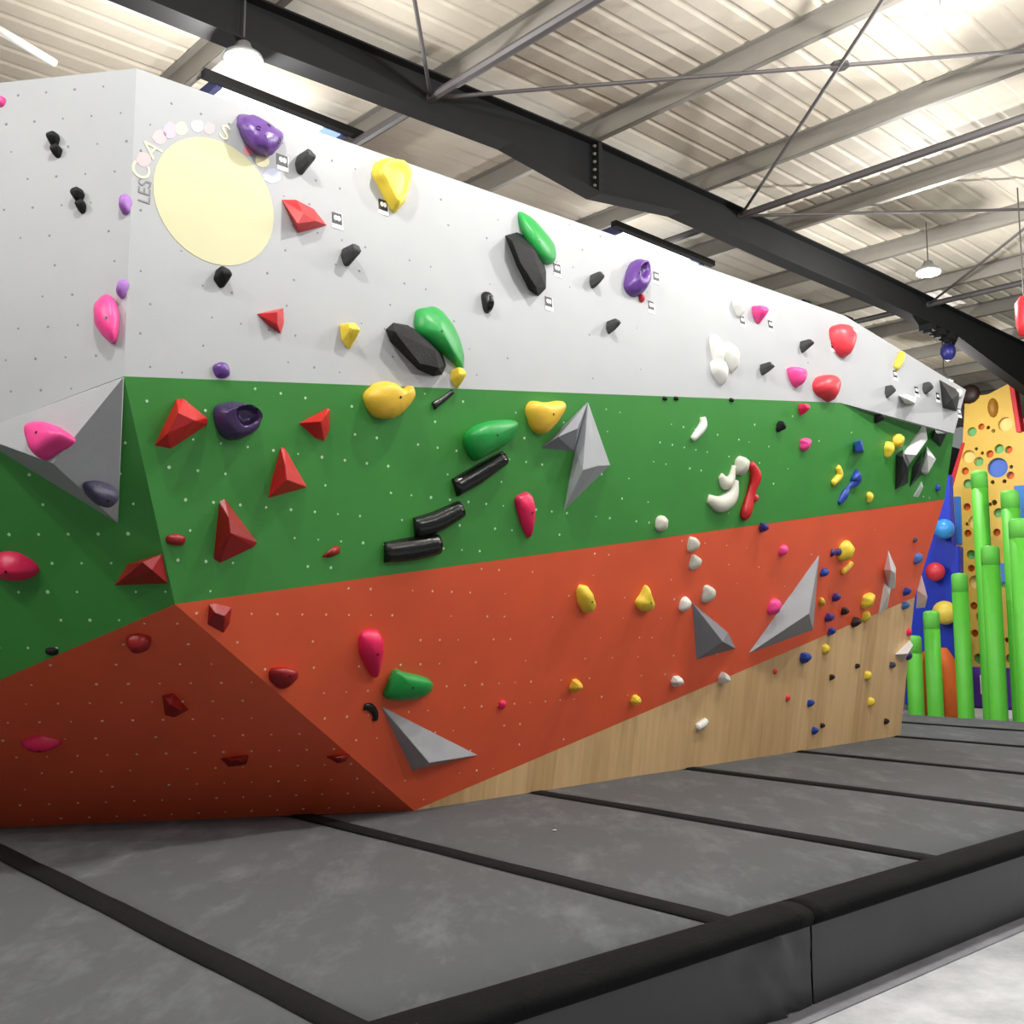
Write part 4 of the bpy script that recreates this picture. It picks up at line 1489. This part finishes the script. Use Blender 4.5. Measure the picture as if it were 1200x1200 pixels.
def wall_ball(px, py, rp, a_, material, label, cat='ball', name='play_ball'):
    p = atA(px, py, a_)
    d = (A * p.x + N * p.y + Z * p.z - CAM).dot(FW)
    bm = bmesh.new()
    bmesh.ops.create_uvsphere(bm, u_segments=24, v_segments=14, radius=rp * d / FPX)
    o = link(name, bm_mesh(bm), material, None, Matrix.Translation(A * p.x + N * p.y + Z * p.z), True)
    tag(o, label, cat, 'round balls on the blue panel')


BA = 19.2
bp = [loc2(*p, BA) for p in ((1060, 826), (1082, 560), (1112, 556), (1114, 640), (1124, 640), (1126, 826))]
o = link('play_tower', prism([(p[0], p[1]) for p in bp], .2, .02), 'deep_blue', None, a_frame(BA))
tag(o, 'tall deep blue play panel beyond the end of the wall', 'panel')
wall_ball(1106, 620, 12, BA - .25, 'ball_blue', 'light blue knobbly ball on the blue panel, highest of three')
wall_ball(1096, 670, 11, BA - .25, 'hold_rose', 'red ball on the blue panel beside the edge of the wall')
wall_ball(1107, 718, 14, BA - .25, 'ball_yellow', 'yellow ball on the blue panel behind the low green post')

# green posts: plain padded tubes with a rounded cap
GP = 'green posts of the play fence'
for k, (px, pt, pb, rad, a_, l) in enumerate(((1091, 716, 837, 9, 17.0, 'low green post right beside the end of the wall'),
                                         (1124, 672, 838, 9, 16.6, 'green post with its top in front of the blue panel edge'),
                                         (1147, 552, 838, 9, 17.6, 'tall green post in front of the big blue hole of the yellow panel'),
                                         (1160, 640, 840, 10, 16.4, 'green post standing in front of the middle of the yellow panel'),
                                         (1183, 575, 840, 10, 17.4, 'tall green post half hidden at the right of the yellow panel'),
                                         (1194, 608, 842, 11.5, 16.2, 'thick green post at the right edge of the picture'),
                                         (1070, 745, 837, 9, 17.6, 'green post mostly hidden behind the end of the wall'))):
    p = atA(px, pt, a_)
    d = (A * p.x + N * p.y + Z * p.z - CAM).dot(FW)
    r_ = rad * d / FPX
    lean = math.radians(0)
    h = p.z
    M = Matrix.Translation(A * p.x + N * p.y)
    root = empty('green_post', M)
    tag(root, l, 'post', GP)
    bm = bmesh.new()
    add_lathe(bm, [(0, 0), (r_ * .98, 0), (r_, .05), (r_, h - .3), (0, h - .3)], 24)
    link('tube', bm_mesh(bm), 'post_green', root, M, True)
    bm = bmesh.new()
    add_lathe(bm, [(0, h - .3), (r_ * 1.02, h - .3), (r_ * 1.02, h - .06), (r_ * .94, h - .02), (r_ * .7, h), (0, h + .01)], 24)
    link('cap', bm_mesh(bm), 'post_cap_green', root, M, True)

# soft play shapes near the floor
bm = bmesh.new()
ctr = an(18.2, 0)
prev = None
arch = [atA(x, y, 18.2) for x, y in ((1077, 832), (1078, 800), (1083, 780), (1093, 768), (1103, 768), (1112, 782), (1117, 805), (1119, 832))]
arch[0].z = arch[-1].z = 0
rows = []
for i, c in enumerate(arch):
    t = (arch[min(i + 1, len(arch) - 1)] - arch[max(i - 1, 0)]).normalized()
    e1, e2 = Vector((1, 0, 0)), t.cross(Vector((1, 0, 0))).normalized()
    rows.append([bm.verts.new(c + (e1 * math.cos(k * .5236) + e2 * math.sin(k * .5236)) * .17) for k in range(12)])
for p, q in zip(rows, rows[1:]):
    for k in range(12):
        bm.faces.new((p[k], q[k], q[(k + 1) % 12], p[(k + 1) % 12]))
bm.faces.new(rows[0])
bm.faces.new(rows[-1][::-1])
o = anlink('soft_arch', bm, 'soft_orange', None, True)
tag(o, 'orange padded arch standing on the floor between the green posts', 'play arch')
p = atA(1103, 800, 18.75)
bm = bmesh.new()
bmesh.ops.create_uvsphere(bm, u_segments=20, v_segments=12, radius=.3, matrix=Matrix.Translation((p.x, p.y, .31)))
o = anlink('soft_ball', bm, 'ball_yellow', None, True)
tag(o, 'yellow soft ball on the floor under the orange arch', 'ball')
for k, (px, w_, l) in enumerate(((1150, 1.0, 'purple padded box with a white figure one behind the green posts'), (1190, .9, 'purple padded box at the right behind the thick green post'))):
    p = atA(px, 820, 18.9)
    M = a_frame(18.9) @ Matrix.Translation(Vector((p.y, 0, 0)))
    root = empty('padded_box', M)
    tag(root, l, 'padded box')
    bm = bmesh.new()
    add_box(bm, (0, .5, -.2), (w_ * .55, .75, .4))
    bmesh.ops.bevel(bm, geom=bm.edges[:], offset=.05, segments=2, affect='EDGES')
    b_ = link('box', bm_mesh(bm), 'soft_purple', root, M)
    bm = bmesh.new()
    add_box(bm, (0, .07, -.2), (w_ * .6, .14, .44))
    link('plinth', bm_mesh(bm), 'tag_white', root, M)
    if k == 0:
        link('number', text_mesh('1', .5), 'tag_white', root, M @ Matrix.Translation(Vector((.02, .55, .004))))
p = atA(1176, 672, 18.4)
M = a_frame(18.4) @ Matrix.Translation(Vector((p.y, p.z, 0)))
bm = bmesh.new()
add_box(bm, (0, 0, -.1), (.3, .36, .2))
bmesh.ops.bevel(bm, geom=bm.edges[:], offset=.03, segments=2, affect='EDGES')
o = link('blue_block', bm_mesh(bm), 'disc_blue', None, M)
tag(o, 'small blue block between two green posts', 'block')
p = atA(1197, 598, 18.0)
M = a_frame(18.0) @ Matrix.Translation(Vector((p.y, p.z, 0)))
root = empty('play_sign', M)
tag(root, 'blue framed green square above the thick green post', 'panel')
bm = bmesh.new()
add_box(bm, (.25, 0, -.1), (.7, .85, .2))
link('frame', bm_mesh(bm), 'trim_blue', root, M)
bm = bmesh.new()
add_box(bm, (.3, -.05, .02), (.4, .4, .06))
link('square', bm_mesh(bm), 'disc_green', root, M)
p = an_px(1201, 370, nn=-4.2)
M = Matrix.Translation(A * p.x + N * p.y + Z * p.z)
root = empty('punch_bag', M)
tag(root, 'red hanging bag cut off by the right edge below the beam', 'bag')
bm = bmesh.new()
add_lathe(bm, [(0, -.24), (.07, -.23), (.1, -.1), (.1, .14), (.05, .22), (0, .23)], 18)
link('body', bm_mesh(bm), 'trim_red', root, M, True)
bm = bmesh.new()
add_tube(bm, (0, 0, .22), (0, 0, top_z(p.x) - p.z), .008, 6)
link('rope', bm_mesh(bm), 'strut_steel', root, M)
bpy.context.view_layer.update()
